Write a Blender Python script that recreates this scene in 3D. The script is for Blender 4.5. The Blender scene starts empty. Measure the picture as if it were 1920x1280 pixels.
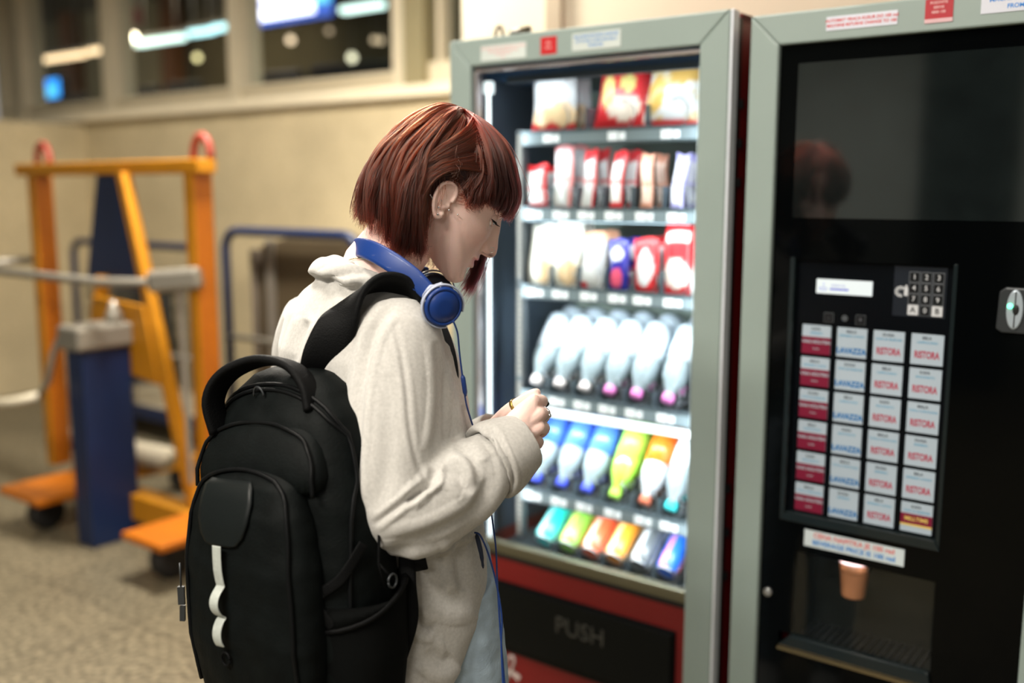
import bpy, bmesh, math, random
import numpy as np
from mathutils import Vector, Matrix, Euler
random.seed(7); rng = np.random.default_rng(7)
sc = bpy.context.scene
COL = sc.collection
R = math.radians
# ---------------------------------------------------------------- camera (solved from the vanishing points)
CAMH, PITCH, FPX = 1.475, math.atan(285 / 1867), 1867.0
cd = bpy.data.cameras.new('camera'); cam = bpy.data.objects.new('camera', cd); COL.objects.link(cam)
cd.sensor_width = 36; cd.lens = 35.006
cam.location = (0, 0, CAMH); cam.rotation_euler = (math.pi / 2 - PITCH, 0, 0)
cd.dof.use_dof = True; cd.dof.focus_distance = 1.47; cd.dof.aperture_fstop = 1.5
cd.clip_start = .05; cd.clip_end = 60
sc.camera = cam
_c, _s = math.cos(PITCH), math.sin(PITCH)
CP = np.array([0, 0, CAMH]); RV = np.array([1., 0, 0]); FV = np.array([0, _c, -_s]); UV = np.array([0, _s, _c])
def at(x, y, depth):
    """photo pixel and distance along the view axis -> point in the place"""
    return CP + (FV + RV * (x - 960) / FPX + UV * (640 - y) / FPX) * depth
def proj(P):
    d = np.asarray(P, float) - CP; z = d @ FV
    return np.stack([960 + FPX * (d @ RV) / z, 640 - FPX * (d @ UV) / z, z], -1)
AZ = R(37.2)                                   # the machines and the back wall run along U, away from us along V
U = np.array([math.cos(AZ), -math.sin(AZ), 0]); V = np.array([math.sin(AZ), math.cos(AZ), 0])
def uvz(u, v, z): return tuple(U * u + V * v + np.array([0, 0, z]))
# ---------------------------------------------------------------- materials
MATS = {}
def pbr(name, col, rough=.5, metal=0, var=.06, scale=8, bump=0, bscale=60, spec=.5, coat=0, emit=None, es=0, trans=0, sheen=0, ior=1.45, attr=None, alpha=1, sss=0):
    if name in MATS: return MATS[name]
    m = bpy.data.materials.new(name); m.use_nodes = True; N = m.node_tree.nodes; L = m.node_tree.links
    b = N['Principled BSDF']
    b.inputs['Roughness'].default_value = rough; b.inputs['Metallic'].default_value = metal
    b.inputs['Specular IOR Level'].default_value = spec; b.inputs['Coat Weight'].default_value = coat
    b.inputs['Transmission Weight'].default_value = trans; b.inputs['IOR'].default_value = ior
    b.inputs['Sheen Weight'].default_value = sheen; b.inputs['Alpha'].default_value = alpha
    if sss:
        b.inputs['Subsurface Weight'].default_value = sss; b.inputs['Subsurface Radius'].default_value = (1, .35, .2); b.inputs['Subsurface Scale'].default_value = .006
    tc = N.new('ShaderNodeTexCoord'); nz = N.new('ShaderNodeTexNoise'); nz.inputs['Scale'].default_value = scale; nz.inputs['Detail'].default_value = 5
    L.new(tc.outputs['Object'], nz.inputs['Vector'])
    mr = N.new('ShaderNodeMapRange'); mr.inputs['From Min'].default_value = .3; mr.inputs['From Max'].default_value = .7
    mr.inputs['To Min'].default_value = 1 - var; mr.inputs['To Max'].default_value = 1 + var
    L.new(nz.outputs['Fac'], mr.inputs['Value'])
    mx = N.new('ShaderNodeVectorMath'); mx.operation = 'SCALE'; L.new(mr.outputs['Result'], mx.inputs['Scale'])
    if attr:
        a = N.new('ShaderNodeAttribute'); a.attribute_name = attr; L.new(a.outputs['Color'], mx.inputs[0])
    else: mx.inputs[0].default_value = tuple(col[:3])
    L.new(mx.outputs['Vector'], b.inputs['Base Color'])
    if bump:
        n2 = N.new('ShaderNodeTexNoise'); n2.inputs['Scale'].default_value = bscale; n2.inputs['Detail'].default_value = 3
        L.new(tc.outputs['Object'], n2.inputs['Vector'])
        bp = N.new('ShaderNodeBump'); bp.inputs['Strength'].default_value = bump; bp.inputs['Distance'].default_value = .002
        L.new(n2.outputs['Fac'], bp.inputs['Height']); L.new(bp.outputs['Normal'], b.inputs['Normal'])
    if emit is not None:
        b.inputs['Emission Color'].default_value = (*emit, 1); b.inputs['Emission Strength'].default_value = es
    MATS[name] = m; return m
def nodes(m): return m.node_tree.nodes, m.node_tree.links
# ---------------------------------------------------------------- mesh builder
class MB:
    def __init__(s): s.v = []; s.f = []; s.m = []; s.sm = []
    def add(s, vs, fs, m=0, smooth=False):
        o = len(s.v); s.v += [tuple(map(float, p)) for p in vs]
        for f in fs: s.f.append(tuple(i + o for i in f)); s.m.append(m); s.sm.append(smooth)
    def box(s, x0, x1, y0, y1, z0, z1, m=0):
        vs = [(x, y, z) for z in (z0, z1) for y in (y0, y1) for x in (x0, x1)]
        s.add(vs, [(0, 2, 3, 1), (4, 5, 7, 6), (0, 1, 5, 4), (2, 6, 7, 3), (0, 4, 6, 2), (1, 3, 7, 5)], m)
    def bar(s, a, b, w, h, m=0, up=(0, 0, 1)):
        """rectangular bar from a to b, w across, h along up"""
        a = np.array(a, float); b = np.array(b, float); t = (b - a) / np.linalg.norm(b - a); up = np.array(up, float)
        x = np.cross(t, up); x /= np.linalg.norm(x); y = np.cross(x, t)
        vs = [p + x * i * w / 2 + y * j * h / 2 for p in (a, b) for j in (-1, 1) for i in (-1, 1)]
        s.add(vs, [(0, 2, 3, 1), (4, 5, 7, 6), (0, 1, 5, 4), (2, 6, 7, 3), (0, 4, 6, 2), (1, 3, 7, 5)], m)
    def prism(s, poly, y0, y1, m=0):
        """poly in xz, extruded along y"""
        n = len(poly); vs = [(x, y0, z) for x, z in poly] + [(x, y1, z) for x, z in poly]
        s.add(vs, [tuple(range(n)), tuple(range(2 * n - 1, n - 1, -1))] + [(i, i + n, (i + 1) % n + n, (i + 1) % n) for i in range(n)], m)
    def loft(s, rings, m=0, closed=True, cap=True, smooth=True):
        n = len(rings[0]); vs = [p for r in rings for p in r]; fs = []
        k = n if closed else n - 1
        for i in range(len(rings) - 1):
            for j in range(k):
                a = i * n + j; b = i * n + (j + 1) % n; fs.append((a, b, b + n, a + n))
        if cap and closed: fs += [tuple(range(n - 1, -1, -1)), tuple((len(rings) - 1) * n + j for j in range(n))]
        s.add(vs, fs, m, smooth)
    def tube(s, pts, r, seg=8, m=0, caps=True, smooth=True, flat=1.0, ref=None):
        P = [np.array(p, float) for p in pts]; rr = r if hasattr(r, '__len__') else [r] * len(P)
        rings = []; nrm = None
        for i, p in enumerate(P):
            t = P[min(i + 1, len(P) - 1)] - P[max(i - 1, 0)]; t /= (np.linalg.norm(t) + 1e-12)
            if nrm is None:
                a = np.array(ref if ref is not None else ((0, 0, 1) if abs(t[2]) < .9 else (1, 0, 0)), float); nrm = a - t * (a @ t)
            else: nrm = nrm - t * (nrm @ t)
            nrm /= np.linalg.norm(nrm); b = np.cross(t, nrm)
            rings.append([p + rr[i] * (math.cos(q) * nrm * flat + math.sin(q) * b) for q in (2 * math.pi * k / seg for k in range(seg))])
        s.loft(rings, m, True, caps, smooth)
    def lathe(s, prof, M=None, seg=20, m=0, smooth=True, mf=None):
        M = M or Matrix(); o = len(s.v); n = len(prof)
        for r, z in prof:
            for k in range(seg):
                a = 2 * math.pi * k / seg; s.v.append(tuple(M @ Vector((r * math.cos(a), r * math.sin(a), z))))
        for i in range(n - 1):
            for k in range(seg):
                a = o + i * seg + k; b = o + i * seg + (k + 1) % seg
                s.f.append((a, b, b + seg, a + seg)); s.m.append(mf(i) if mf else m); s.sm.append(smooth)
        s.f.append(tuple(o + k for k in range(seg - 1, -1, -1))); s.m.append(mf(0) if mf else m); s.sm.append(False)
        s.f.append(tuple(o + (n - 1) * seg + k for k in range(seg))); s.m.append(mf(n - 2) if mf else m); s.sm.append(False)
    def sphere(s, c, r, m=0, seg=16, rings=10, sc=(1, 1, 1), M=None):
        M = M or Matrix.Translation(Vector(c)); rs = []
        for i in range(rings + 1):
            t = math.pi * i / rings; z = -math.cos(t) * r * .9999; q = max(math.sin(t), .02) * r
            rs.append([tuple(M @ Vector((q * math.cos(a) * sc[0], q * math.sin(a) * sc[1], z * sc[2]))) for a in (2 * math.pi * k / seg for k in range(seg))])
        s.loft(rs, m)
    def text(s, body, size, x, z, y, m=0, align='CENTER', shear=0, depth=0, bold=0, sx=1):
        """lettering in the local xz plane facing -y"""
        c = bpy.data.curves.new('lettering', 'FONT'); c.body = body; c.size = size; c.align_x = align; c.align_y = 'CENTER'; c.shear = shear
        c.resolution_u = 3; c.extrude = depth; c.offset = bold
        o = bpy.data.objects.new('lettering', c); me = bpy.data.meshes.new_from_object(o)
        vs = [(x + v.co.x * sx, y - v.co.z, z + v.co.y) for v in me.vertices]
        s.add(vs, [tuple(p.vertices) for p in me.polygons], m)
        bpy.data.objects.remove(o); bpy.data.curves.remove(c); bpy.data.meshes.remove(me)
    def build(s, name, mats, parent=None, bevel=0, colfn=None, loc=None, fixn=True, subsurf=0):
        me = bpy.data.meshes.new(name); me.from_pydata(s.v, [], s.f)
        mats = mats if isinstance(mats, (list, tuple)) else [mats]
        for m in mats: me.materials.append(m)
        me.polygons.foreach_set('material_index', s.m); me.polygons.foreach_set('use_smooth', s.sm)
        if fixn:
            b = bmesh.new(); b.from_mesh(me); bmesh.ops.recalc_face_normals(b, faces=b.faces); b.to_mesh(me); b.free()
        o = bpy.data.objects.new(name, me); COL.objects.link(o)
        if colfn is not None: paint(o, colfn)
        if bevel:
            q = o.modifiers.new('b', 'BEVEL'); q.width = bevel; q.segments = 2; q.limit_method = 'ANGLE'; q.angle_limit = R(40)
        if subsurf:
            q = o.modifiers.new('s', 'SUBSURF'); q.levels = q.render_levels = subsurf
        if parent is not None: o.parent = parent
        if loc is not None: o.location = loc
        me.update(); return o
def paint(o, fn, name='Col'):
    me = o.data; n = len(me.vertices); co = np.empty(n * 3, 'f'); me.vertices.foreach_get('co', co)
    c = fn(co.reshape(-1, 3)); a = me.color_attributes.new(name, 'FLOAT_COLOR', 'POINT')
    a.data.foreach_set('color', np.concatenate([c, np.ones((n, 1))], 1).astype('f').ravel())
def tag(o, label=None, cat=None, group=None, kind=None):
    if label: o['label'] = label
    if cat: o['category'] = cat
    if group: o['group'] = group
    if kind: o['kind'] = kind
    return o
def empty(name, loc=(0, 0, 0), rz=0):
    o = bpy.data.objects.new(name, None); COL.objects.link(o); o.location = loc; o.rotation_euler = (0, 0, rz); o.empty_display_size = .1; return o
def copy_tree(o, parent=None):
    c = o.copy(); COL.objects.link(c); c.parent = parent
    for ch in list(o.children): copy_tree(ch, c)
    return c
def uvempty(name, u, v, z=0): return empty(name, uvz(u, v, z), -AZ)
SET = uvempty('setting_axes', 0, 0)      # only used to place the room; removed below
def struct(mb, name, mats, bevel=0):
    """build in (u,v,z) coordinates, store in world coordinates"""
    mb.v = [uvz(*p) for p in mb.v]
    return tag(mb.build(name, mats, bevel=bevel), kind='structure')
bpy.data.objects.remove(SET)
# ================================================================= THE PLACE
# --- floor : flecked grey-beige stone tiles
m = pbr('terrazzo', (.30, .26, .19), .42, var=.10, scale=2.2, bump=.08, bscale=90)
N, L = nodes(m); b = N['Principled BSDF']; mxn = [n for n in N if n.type == 'VECT_MATH'][0]
tc = [n for n in N if n.type == 'TEX_COORD'][0]
fl = N.new('ShaderNodeTexNoise'); fl.inputs['Scale'].default_value = 48; fl.inputs['Detail'].default_value = 4; L.new(tc.outputs['Object'], fl.inputs['Vector'])
cr = N.new('ShaderNodeValToRGB'); cr.color_ramp.elements[0].position = .36; cr.color_ramp.elements[0].color = (.05, .041, .025, 1); cr.color_ramp.elements[1].position = .62; cr.color_ramp.elements[1].color = (.22, .185, .12, 1)
L.new(fl.outputs['Fac'], cr.inputs['Fac'])
mp = N.new('ShaderNodeMapping'); mp.inputs['Rotation'].default_value = (0, 0, AZ); L.new(tc.outputs['Object'], mp.inputs['Vector'])
bk = N.new('ShaderNodeTexBrick'); bk.offset = 0; bk.inputs['Scale'].default_value = 1; bk.inputs['Brick Width'].default_value = .6; bk.inputs['Row Height'].default_value = .6; bk.inputs['Mortar Size'].default_value = .006
bk.inputs['Color1'].default_value = (1, 1, 1, 1); bk.inputs['Color2'].default_value = (.86, .87, .88, 1); bk.inputs['Mortar'].default_value = (.6, .6, .6, 1)
L.new(mp.outputs['Vector'], bk.inputs['Vector'])
mm = N.new('ShaderNodeMix'); mm.data_type = 'RGBA'; mm.blend_type = 'MULTIPLY'; mm.inputs[0].default_value = 1
L.new(cr.outputs['Color'], mm.inputs[6]); L.new(bk.outputs['Color'], mm.inputs[7]); L.new(mm.outputs[2], mxn.inputs[0])
FLOOR = m
mb = MB(); mb.box(-11, 7, -6.5, 4.3, -.1, 0); struct(mb, 'floor', FLOOR)
# --- concrete back wall with its sill
CONC = pbr('concrete', (.58, .50, .35), .8, var=.13, scale=2.0, bump=.35, bscale=35)
N, L = nodes(CONC); mxn = [n for n in N if n.type == 'VECT_MATH'][0]; tc = [n for n in N if n.type == 'TEX_COORD'][0]
n1 = N.new('ShaderNodeTexNoise'); n1.inputs['Scale'].default_value = 45; n1.inputs['Detail'].default_value = 6; L.new(tc.outputs['Object'], n1.inputs['Vector'])
cr = N.new('ShaderNodeValToRGB'); cr.color_ramp.elements[0].position = .3; cr.color_ramp.elements[0].color = (.50, .415, .255, 1); cr.color_ramp.elements[1].position = .7; cr.color_ramp.elements[1].color = (.62, .52, .335, 1)
L.new(n1.outputs['Fac'], cr.inputs['Fac']); L.new(cr.outputs['Color'], mxn.inputs[0])
mb = MB(); mb.box(-11, -2.3, 4.13, 4.33, 0, 1.97); struct(mb, 'wall_back', CONC)
CREAM = pbr('cream_paint', (.80, .71, .53), .5, var=.04, scale=3)
mb = MB(); mb.box(-11, -2.3, 4.07, 4.5, 1.97, 2.035); struct(mb, 'trim_1', CREAM, bevel=.008)
mb = MB(); mb.box(-7.3, -7.15, 1.2, 4.13, 0, 1.95); struct(mb, 'wall_left', CONC)
# --- window band above the sill
FRM = pbr('window_paint', (.60, .53, .39), .45, var=.05, scale=3)
OLV = pbr('olive_paint', (.25, .215, .12), .5, var=.05, scale=3)
GLS = bpy.data.materials.new('clear_glass'); GLS.use_nodes = True; N, L = nodes(GLS); N.clear()
o_ = N.new('ShaderNodeOutputMaterial'); t_ = N.new('ShaderNodeBsdfTransparent'); g_ = N.new('ShaderNodeBsdfGlossy'); g_.inputs['Roughness'].default_value = .03
lw = N.new('ShaderNodeLayerWeight'); lw.inputs['Blend'].default_value = .5; pw = N.new('ShaderNodeMath'); pw.operation = 'POWER'; pw.inputs[1].default_value = 4; L.new(lw.outputs['Facing'], pw.inputs[0])
f_ = N.new('ShaderNodeMath'); f_.operation = 'MULTIPLY_ADD'; f_.inputs[1].default_value = .5; f_.inputs[2].default_value = .025; L.new(pw.outputs[0], f_.inputs[0]); x_ = N.new('ShaderNodeMixShader'); t_.inputs['Color'].default_value = (.95, .97, .96, 1)
L.new(f_.outputs[0], x_.inputs[0]); L.new(t_.outputs[0], x_.inputs[1]); L.new(g_.outputs[0], x_.inputs[2]); L.new(x_.outputs[0], o_.inputs[0])
def u_at(px, py, v):
    r = FV + RV * (px - 960) / FPX + UV * (640 - py) / FPX; t = (v - CP @ V) / (r @ V); p = CP + r * t; return float(p @ U), float(p[2])
VW = 4.22
mull = [(-9, 4), (22, 40), (190, 208), (427, 446), (735, 757)]      # front faces of the mullions, photo columns
for k in range(len(mull)):
    e = empty('window_%d' % (k + 1), (0, 0, 0)); tag(e, kind='structure')
    uL = u_at(mull[k][0], 130, VW)[0]; uR = u_at(mull[k][1], 130, VW)[0]
    f = MB(); f.box(uL, uR, VW, VW + .20, 2.035, 3.3)
    if k < len(mull) - 1:
        uN = u_at(mull[k + 1][0], 130, VW)[0]
        f.box(uR, uN, VW + .03, VW + .16, 2.035, 2.115); f.box(uR, uN, VW, VW + .18, 3.2, 3.3)
        f.box(uR, uN, VW + .01, VW + .06, 2.105, 2.14)
        g = MB(); g.box(uR, uN, VW + .10, VW + .108, 2.115, 3.2); g.v = [uvz(*p) for p in g.v]; g.build('window_pane', GLS, e)
    f.v = [uvz(*p) for p in f.v]; f.build('window_frame', FRM, e, bevel=.006)
uc0, uc1 = u_at(757, 80, VW - .02)[0], u_at(802, 80, VW - .02)[0]
mb = MB(); mb.box(uc0, uc1 - .03, VW - .03, VW + .35, 2.035, 3.3); struct(mb, 'column', OLV, bevel=.006)
e = tag(empty('window_%d' % (len(mull) + 1)), kind='structure')
uN = u_at(868, 60, VW)[0]
f = MB(); f.box(uc1 - .03, uN, VW + .02, VW + .16, 2.035, 2.17); ua = u_at(812, 60, VW)[0]; f.box(ua, ua + .03, VW + .03, VW + .12, 2.17, 3.3); f.box(uN, uN + .1, VW, VW + .26, 2.035, 3.3)
f.v = [uvz(*p) for p in f.v]; f.build('window_frame', FRM, e)
g = MB(); g.box(uc1, uN, VW + .10, VW + .108, 2.17, 3.2); g.v = [uvz(*p) for p in g.v]; g.build('window_pane', GLS, e)
mb = MB(); mb.box(-11, -2.3, VW - .02, VW + .3, 3.3, 4.2); struct(mb, 'wall_back_upper', CREAM)
# --- wall behind the machines : cream panels with a joint cover
mb = MB(); mb.box(-2.28, 3.2, 2.72, 4.4, 0, 4.2); struct(mb, 'wall_right', pbr('panel_cream', (.68, .62, .48), .55, var=.04, scale=2))
uj = u_at(1043, 20, 2.72)[0]
mb = MB(); mb.box(uj - .03, uj + .03, 2.70, 2.72, 0, 4.2); struct(mb, 'trim_2', pbr('joint_cover', (.44, .37, .27), .5))
# red gable board lying high behind the machines
# --- room beyond the windows
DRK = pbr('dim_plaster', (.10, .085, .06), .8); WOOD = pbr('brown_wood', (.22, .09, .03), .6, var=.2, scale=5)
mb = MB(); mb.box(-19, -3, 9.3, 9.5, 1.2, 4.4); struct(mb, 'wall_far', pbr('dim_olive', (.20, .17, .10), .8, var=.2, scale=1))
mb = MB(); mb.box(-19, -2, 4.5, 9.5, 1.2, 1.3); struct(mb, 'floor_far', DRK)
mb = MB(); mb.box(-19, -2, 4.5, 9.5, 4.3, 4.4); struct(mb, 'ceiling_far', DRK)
def emat(name, col, st):
    m = pbr(name, col, .4, emit=col, es=st); return m
def far_u(px, py, v): return u_at(px, py, v)
# tube lamps hanging in rows in the room beyond
WARM, COOL, CYAN = (1, .72, .42), (.75, 1, .92), (.55, .95, 1)
lamps = [(32, 70, 116, 7.6, CYAN, 'pale cyan'), (80, 158, 106, 7.6, WARM, 'long amber'), (168, 200, 94, 7.6, WARM, 'short amber'), (210, 246, 88, 7.6, WARM, 'second short amber'),
         (258, 344, 75, 7.6, COOL, 'long white'), (357, 398, 59, 7.6, CYAN, 'short blue-white'), (402, 432, 50, 7.6, CYAN, 'last short blue-white'), (642, 718, 13, 7.6, COOL, 'far long white')]
lampobj = []
for i, (xa, xb, py, v, c, w) in enumerate(lamps):
    ua, za = far_u(xa, py + (0.083 * (xb - xa)), v); ub, zb = far_u(xb, py - .083 * (xb - xa), v); zz = (za + zb) / 2
    e = empty('tube_lamp', uvz((ua + ub) / 2, v, zz), -AZ); h = (ub - ua) / 2
    q = MB(); q.box(-h, h, -.05, .05, -.035, .02); q.build('diffuser', emat('tube_' + str(c), c, 2.6), e, bevel=.01)
    q = MB(); q.box(-h - .02, h + .02, -.06, .06, .02, .07); q.build('housing', pbr('lamp_grey', (.3, .3, .28), .5), e)
    for sg in (-1, 1): q = MB(); q.tube([(sg * h * .7, 0, .07), (sg * h * .7, 0, 4.3 - zz)], .008, 6); q.build('hanger', pbr('lamp_grey', (0, 0, 0)), e)
    tag(e, w + ' tube lamp hanging in the dark room behind the windows', 'lamp', 'tube lamps in the room beyond the windows')
for px, py, v, r, c, s_, w in [(250, 70, 7.4, .05, (1, .85, .6), 14, 'bright round lamp above the amber tubes, behind the windows'), (370, 108, 8.6, .045, (.9, .8, .4), 2.6, 'dim yellow round lamp low behind the windows'),
                         (545, 75, 8.6, .045, (1, .75, .5), 2.5, 'faint warm round lamp under the blue screen'), (617, 58, 8.6, .035, (.8, .6, .4), 1.0, 'faint round lamp right of the blue screen'),
                         (660, 108, 8.8, .05, (.9, .85, .6), 2.5, 'pale round lamp low right behind the windows'), (702, 75, 8.8, .035, (.9, .7, .45), 1.3, 'small round lamp of a pair at the window column'),
                         (714, 76, 8.8, .035, (.9, .7, .45), 1.3, 'other small round lamp of the pair at the window column'), (452, 50, 8.6, .035, (.7, .9, .9), 1.5, 'tiny pale lamp beside the middle mullion'),
                         (10, 118, 8.6, .05, (.8, .8, .7), 2, 'round lamp at the far end of the tube row')]:
    u_, z_ = far_u(px, py, v); e = empty('globe_lamp', uvz(u_, v, z_), -AZ)
    q = MB(); q.sphere((0, 0, 0), r, seg=14, rings=8); q.build('globe', emat('globe_%d' % px, c, s_), e)
    q = MB(); q.tube([(0, 0, r * .9), (0, 0, 4.3 - z_)], .006, 6); q.build('cord', pbr('lamp_grey', (0, 0, 0)), e); tag(e, w, 'lamp')
# lit display board and small blue screens
def farbox(name, px0, px1, py0, py1, v, mats, label, cat, dep=.1, bands=None):
    u0, z0 = far_u(px0, py1, v); u1, z1 = far_u(px1, (py0 + py1) / 2, v); _, z1 = far_u(px0, py0, v)
    e = empty(name, uvz((u0 + u1) / 2, v, z0), -AZ); w = (u1 - u0) / 2; h = z1 - z0
    q = MB(); q.box(-w - .03, w + .03, .01, dep, -.03, h + .03); q.build('casing', pbr('black_plastic', (.012, .012, .013), .4), e)
    q = MB(); q.box(-w, w, 0, .012, 0, h)
    if bands:
        for (a, b2, c_, d_, mi) in bands: q.box(-w + 2 * w * a, -w + 2 * w * b2, -.006, 0, h * c_, h * d_, mi)
    q.build('screen', mats, e); tag(e, label, cat); return e
BLU = emat('screen_blue', (.02, .10, .55), 1.2); WHT = emat('screen_white', (.75, .78, 1), 3.2); CYN = emat('screen_cyan', (.1, .6, .9), 1.6)
farbox('display_board', 470, 622, -70, 52, 8.3, [BLU, WHT, CYN], 'large lit blue and white display board behind the third window', 'screen',
       bands=[(.02, .8, .08, .3, 1), (0, .5, .36, .5, 1), (.5, .98, .2, .34, 2), (.2, .3, .5, .62, 1), (.56, .68, .55, .66, 1), (0, .9, .75, .9, 1)])
farbox('monitor', 68, 110, 152, 186, 6.4, [emat('mon_blue', (.02, .28, .85), 2.2), WHT, CYN], 'blue glowing monitor low behind the window at the far side', 'screen', bands=[(.1, .9, .1, .5, 2)])
farbox('monitor', 50, 74, 140, 160, 6.6, [CYN, WHT, BLU], 'small cyan monitor beside the larger blue glowing one', 'screen', bands=[(.2, .8, .2, .6, 1)])
farbox('monitor', 0, 16, 130, 178, 6.4, [BLU, WHT, CYN], 'blue monitor at the very end of the window band', 'screen', bands=[(.2, .8, .3, .7, 2)])
def farsolid(name, px0, px1, py0, py1, v, dep, mat, label, cat, kind=None):
    u0, z0 = far_u(px0, py1, v); u1, _ = far_u(px1, (py0 + py1) / 2, v); _, z1 = far_u(px0, py0, v)
    q = MB(); q.box(0, u1 - u0, 0, dep, 0, z1 - z0); o = q.build(name, mat, bevel=.01); o.location = uvz(u0, v, z0); o.rotation_euler = (0, 0, -AZ)
    tag(o, label, cat, kind=kind); return o
for px0, px1 in ((110, 132), (300, 322)):
    u0, _ = far_u(px0, 60, 8.9); u1, _ = far_u(px1, 60, 8.9); mb = MB(); mb.box(u0, u1, 8.9, 9.1, 1.3, 4.3); struct(mb, 'column_far', WOOD)
mb = MB(); u0, _ = far_u(136, 60, 9.1); u1, _ = far_u(192, 60, 9.1); mb.box(u0, u1, 9.1, 9.3, 1.3, 4.3)
u0, _ = far_u(215, 60, 9.1); u1, _ = far_u(298, 60, 9.1); mb.box(u0, u1, 9.1, 9.3, 1.3, 4.3); struct(mb, 'wall_far_panel', pbr('far_panel', (.42, .36, .22), .7, var=.15, scale=2))
u0, z0 = far_u(238, 50, 9.02); u1, z1 = far_u(262, 10, 9.02); mb = MB(); mb.box(u0, u1, 9.05, 9.08, z0, z1); o = mb.build('poster', pbr('poster_red', (.45, .06, .04), .6)); o.data.transform(Matrix.Rotation(-AZ, 4, 'Z')); tag(o, 'faded red notice on the far wall behind the windows', 'poster')
LT = bpy.data.lights.new('far_room_light', 'AREA'); LT.energy = 60; LT.size = 3; LT.size_y = 1; LT.shape = 'RECTANGLE'; LT.color = (1, .8, .55)
lo = bpy.data.objects.new('far_room_light', LT); COL.objects.link(lo); lo.location = uvz(-11, 7.2, 4.2)
LEATH = pbr('dark_seat', (.03, .026, .024), .4)
for i, (px, py, s_) in enumerate([(90, 190, 1), (142, 178, 1), (270, 160, 1.1), (345, 142, 1), (530, 128, 1.2), (625, 112, 1.1), (715, 100, 1.1)]):   # office chairs
    u_, _ = far_u(px, py, 6.9); e = empty('office_chair', uvz(u_, 6.9, 1.3), -AZ + .06 * i)
    q = MB(); q.box(-.26, .26, -.05, .05, .62, 1.36); q.build('backrest', LEATH, e, bevel=.04)
    q = MB(); q.box(-.27, .27, -.5, 0, .5, .6); q.build('seat', LEATH, e, bevel=.03)
    q = MB(); q.tube([(0, -.25, 0), (0, -.25, .5)], .03); q.box(-.24, .24, -.28, -.22, 0, .05); q.box(-.03, .03, -.49, .0, 0, .05); q.build('base', pbr('lamp_grey', (0, 0, 0)), e)
    w = ['beside the blue monitor', 'right of the blue monitor', 'under the round bright lamp', 'below the dim yellow lamp', 'under the display board', 'right of the display board', 'nearest the window column'][i]
    tag(e, 'dark office chair behind the windows, ' + w, 'chair', 'office chairs in the room beyond')
# --- hall around us : seen as reflections and as the source of the light
HALL = pbr('hall_wall', (.42, .47, .47), .7, var=.05, scale=1)
mb = MB(); mb.box(-11, 7, -6.7, -6.5, 0, 4.4); struct(mb, 'wall_front', HALL)
mb = MB(); mb.box(-9.7, -9.5, -6.5, 4.1, 0, 4.2); struct(mb, 'wall_side_blocker', HALL)  # unseen wall, added to shut ambient light off the left side
mb = MB(); mb.box(-2.14, -1.54, -4.5, -4.0, 0, 4.2); struct(mb, 'column_hall', pbr('dark_column', (.015, .018, .022), .9, spec=.1))
mb = MB(); mb.box(-11, 7, -6.5, 4.4, 4.2, 4.3); struct(mb, 'ceiling', pbr('ceiling_white', (.6, .57, .5), .8, var=.03))
CL = emat('ceiling_lamp_glow', (1, .88, .70), 3.0)
cl_first = None
for i, (u_, v_, p_) in enumerate([(-6.2, 2.9, 12), (-3.1, 2.35, 185), (-1.75, .95, 28), (-5.2, -1.4, 4), (-.55, .45, 18), (-.9, -1.3, 85), (-1.5, -1.0, 62), (-3.6, -4.4, 40), (1.2, -3.2, 80)]):  # all out of view; the pair left of the camera is added fill
    if cl_first is None:
        e = empty('unseen_ceiling_lamp'); q = MB(); q.box(-.62, .62, -.16, .16, -.05, 0); q.box(-.5, -.49, -.01, .01, 0, 1.0); q.box(.49, .5, -.01, .01, 0, 1.0); q.build('housing', pbr('lamp_white', (.7, .7, .68), .4), e)
        q = MB(); q.box(-.58, .58, -.12, .12, -.06, -.05); q.build('diffuser', CL, e); cl_first = e
    else: e = copy_tree(cl_first)
    e.location = uvz(u_, v_, 3.2); e.rotation_euler = (0, 0, -AZ)
    tag(e, 'long rectangular ceiling lamp lighting the hall, unseen', 'lamp', 'ceiling lamps of the hall')
    LT = bpy.data.lights.new('unseen_ceiling_light', 'AREA'); LT.shape = 'RECTANGLE'; LT.size = 1.16; LT.size_y = .24; LT.energy = p_; LT.color = (1, .93, .82)
    lo = bpy.data.objects.new('unseen_ceiling_light', LT); COL.objects.link(lo); lo.location = uvz(u_, v_, 3.12); lo.rotation_euler = (0, 0, -AZ)
e = empty('signal_lamp', uvz(-2.25, -6.5, 1.27), -AZ)
q = MB(); q.lathe([(.09, 0), (.09, .05), (.07, .08)], Matrix.Rotation(-math.pi / 2, 4, 'X')); q.build('lens', emat('orange_lamp', (1, .25, .05), 3), e); q = MB(); q.box(-.12, .12, -.0, .03, -.12, .12); q.build('plate', pbr('black_plastic', (0, 0, 0)), e)
tag(e, 'small orange lamp on the hall wall facing the machines', 'lamp')
w = bpy.data.worlds.new('world'); sc.world = w; w.use_nodes = True
w.node_tree.nodes['Background'].inputs[0].default_value = (.82, .78, .72, 1); w.node_tree.nodes['Background'].inputs[1].default_value = .45
sc.view_settings.view_transform = 'Standard'; sc.view_settings.look = 'None'; sc.view_settings.exposure = 0; sc.view_settings.gamma = 1
sc.cycles.use_denoising = True; sc.cycles.max_bounces = 8; sc.cycles.transparent_max_bounces = 16; sc.cycles.caustics_reflective = False; sc.cycles.caustics_refractive = False
sc.cycles.sample_clamp_indirect = 6
try: sc.cycles.denoiser = 'OPENIMAGEDENOISE'
except Exception: pass
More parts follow.
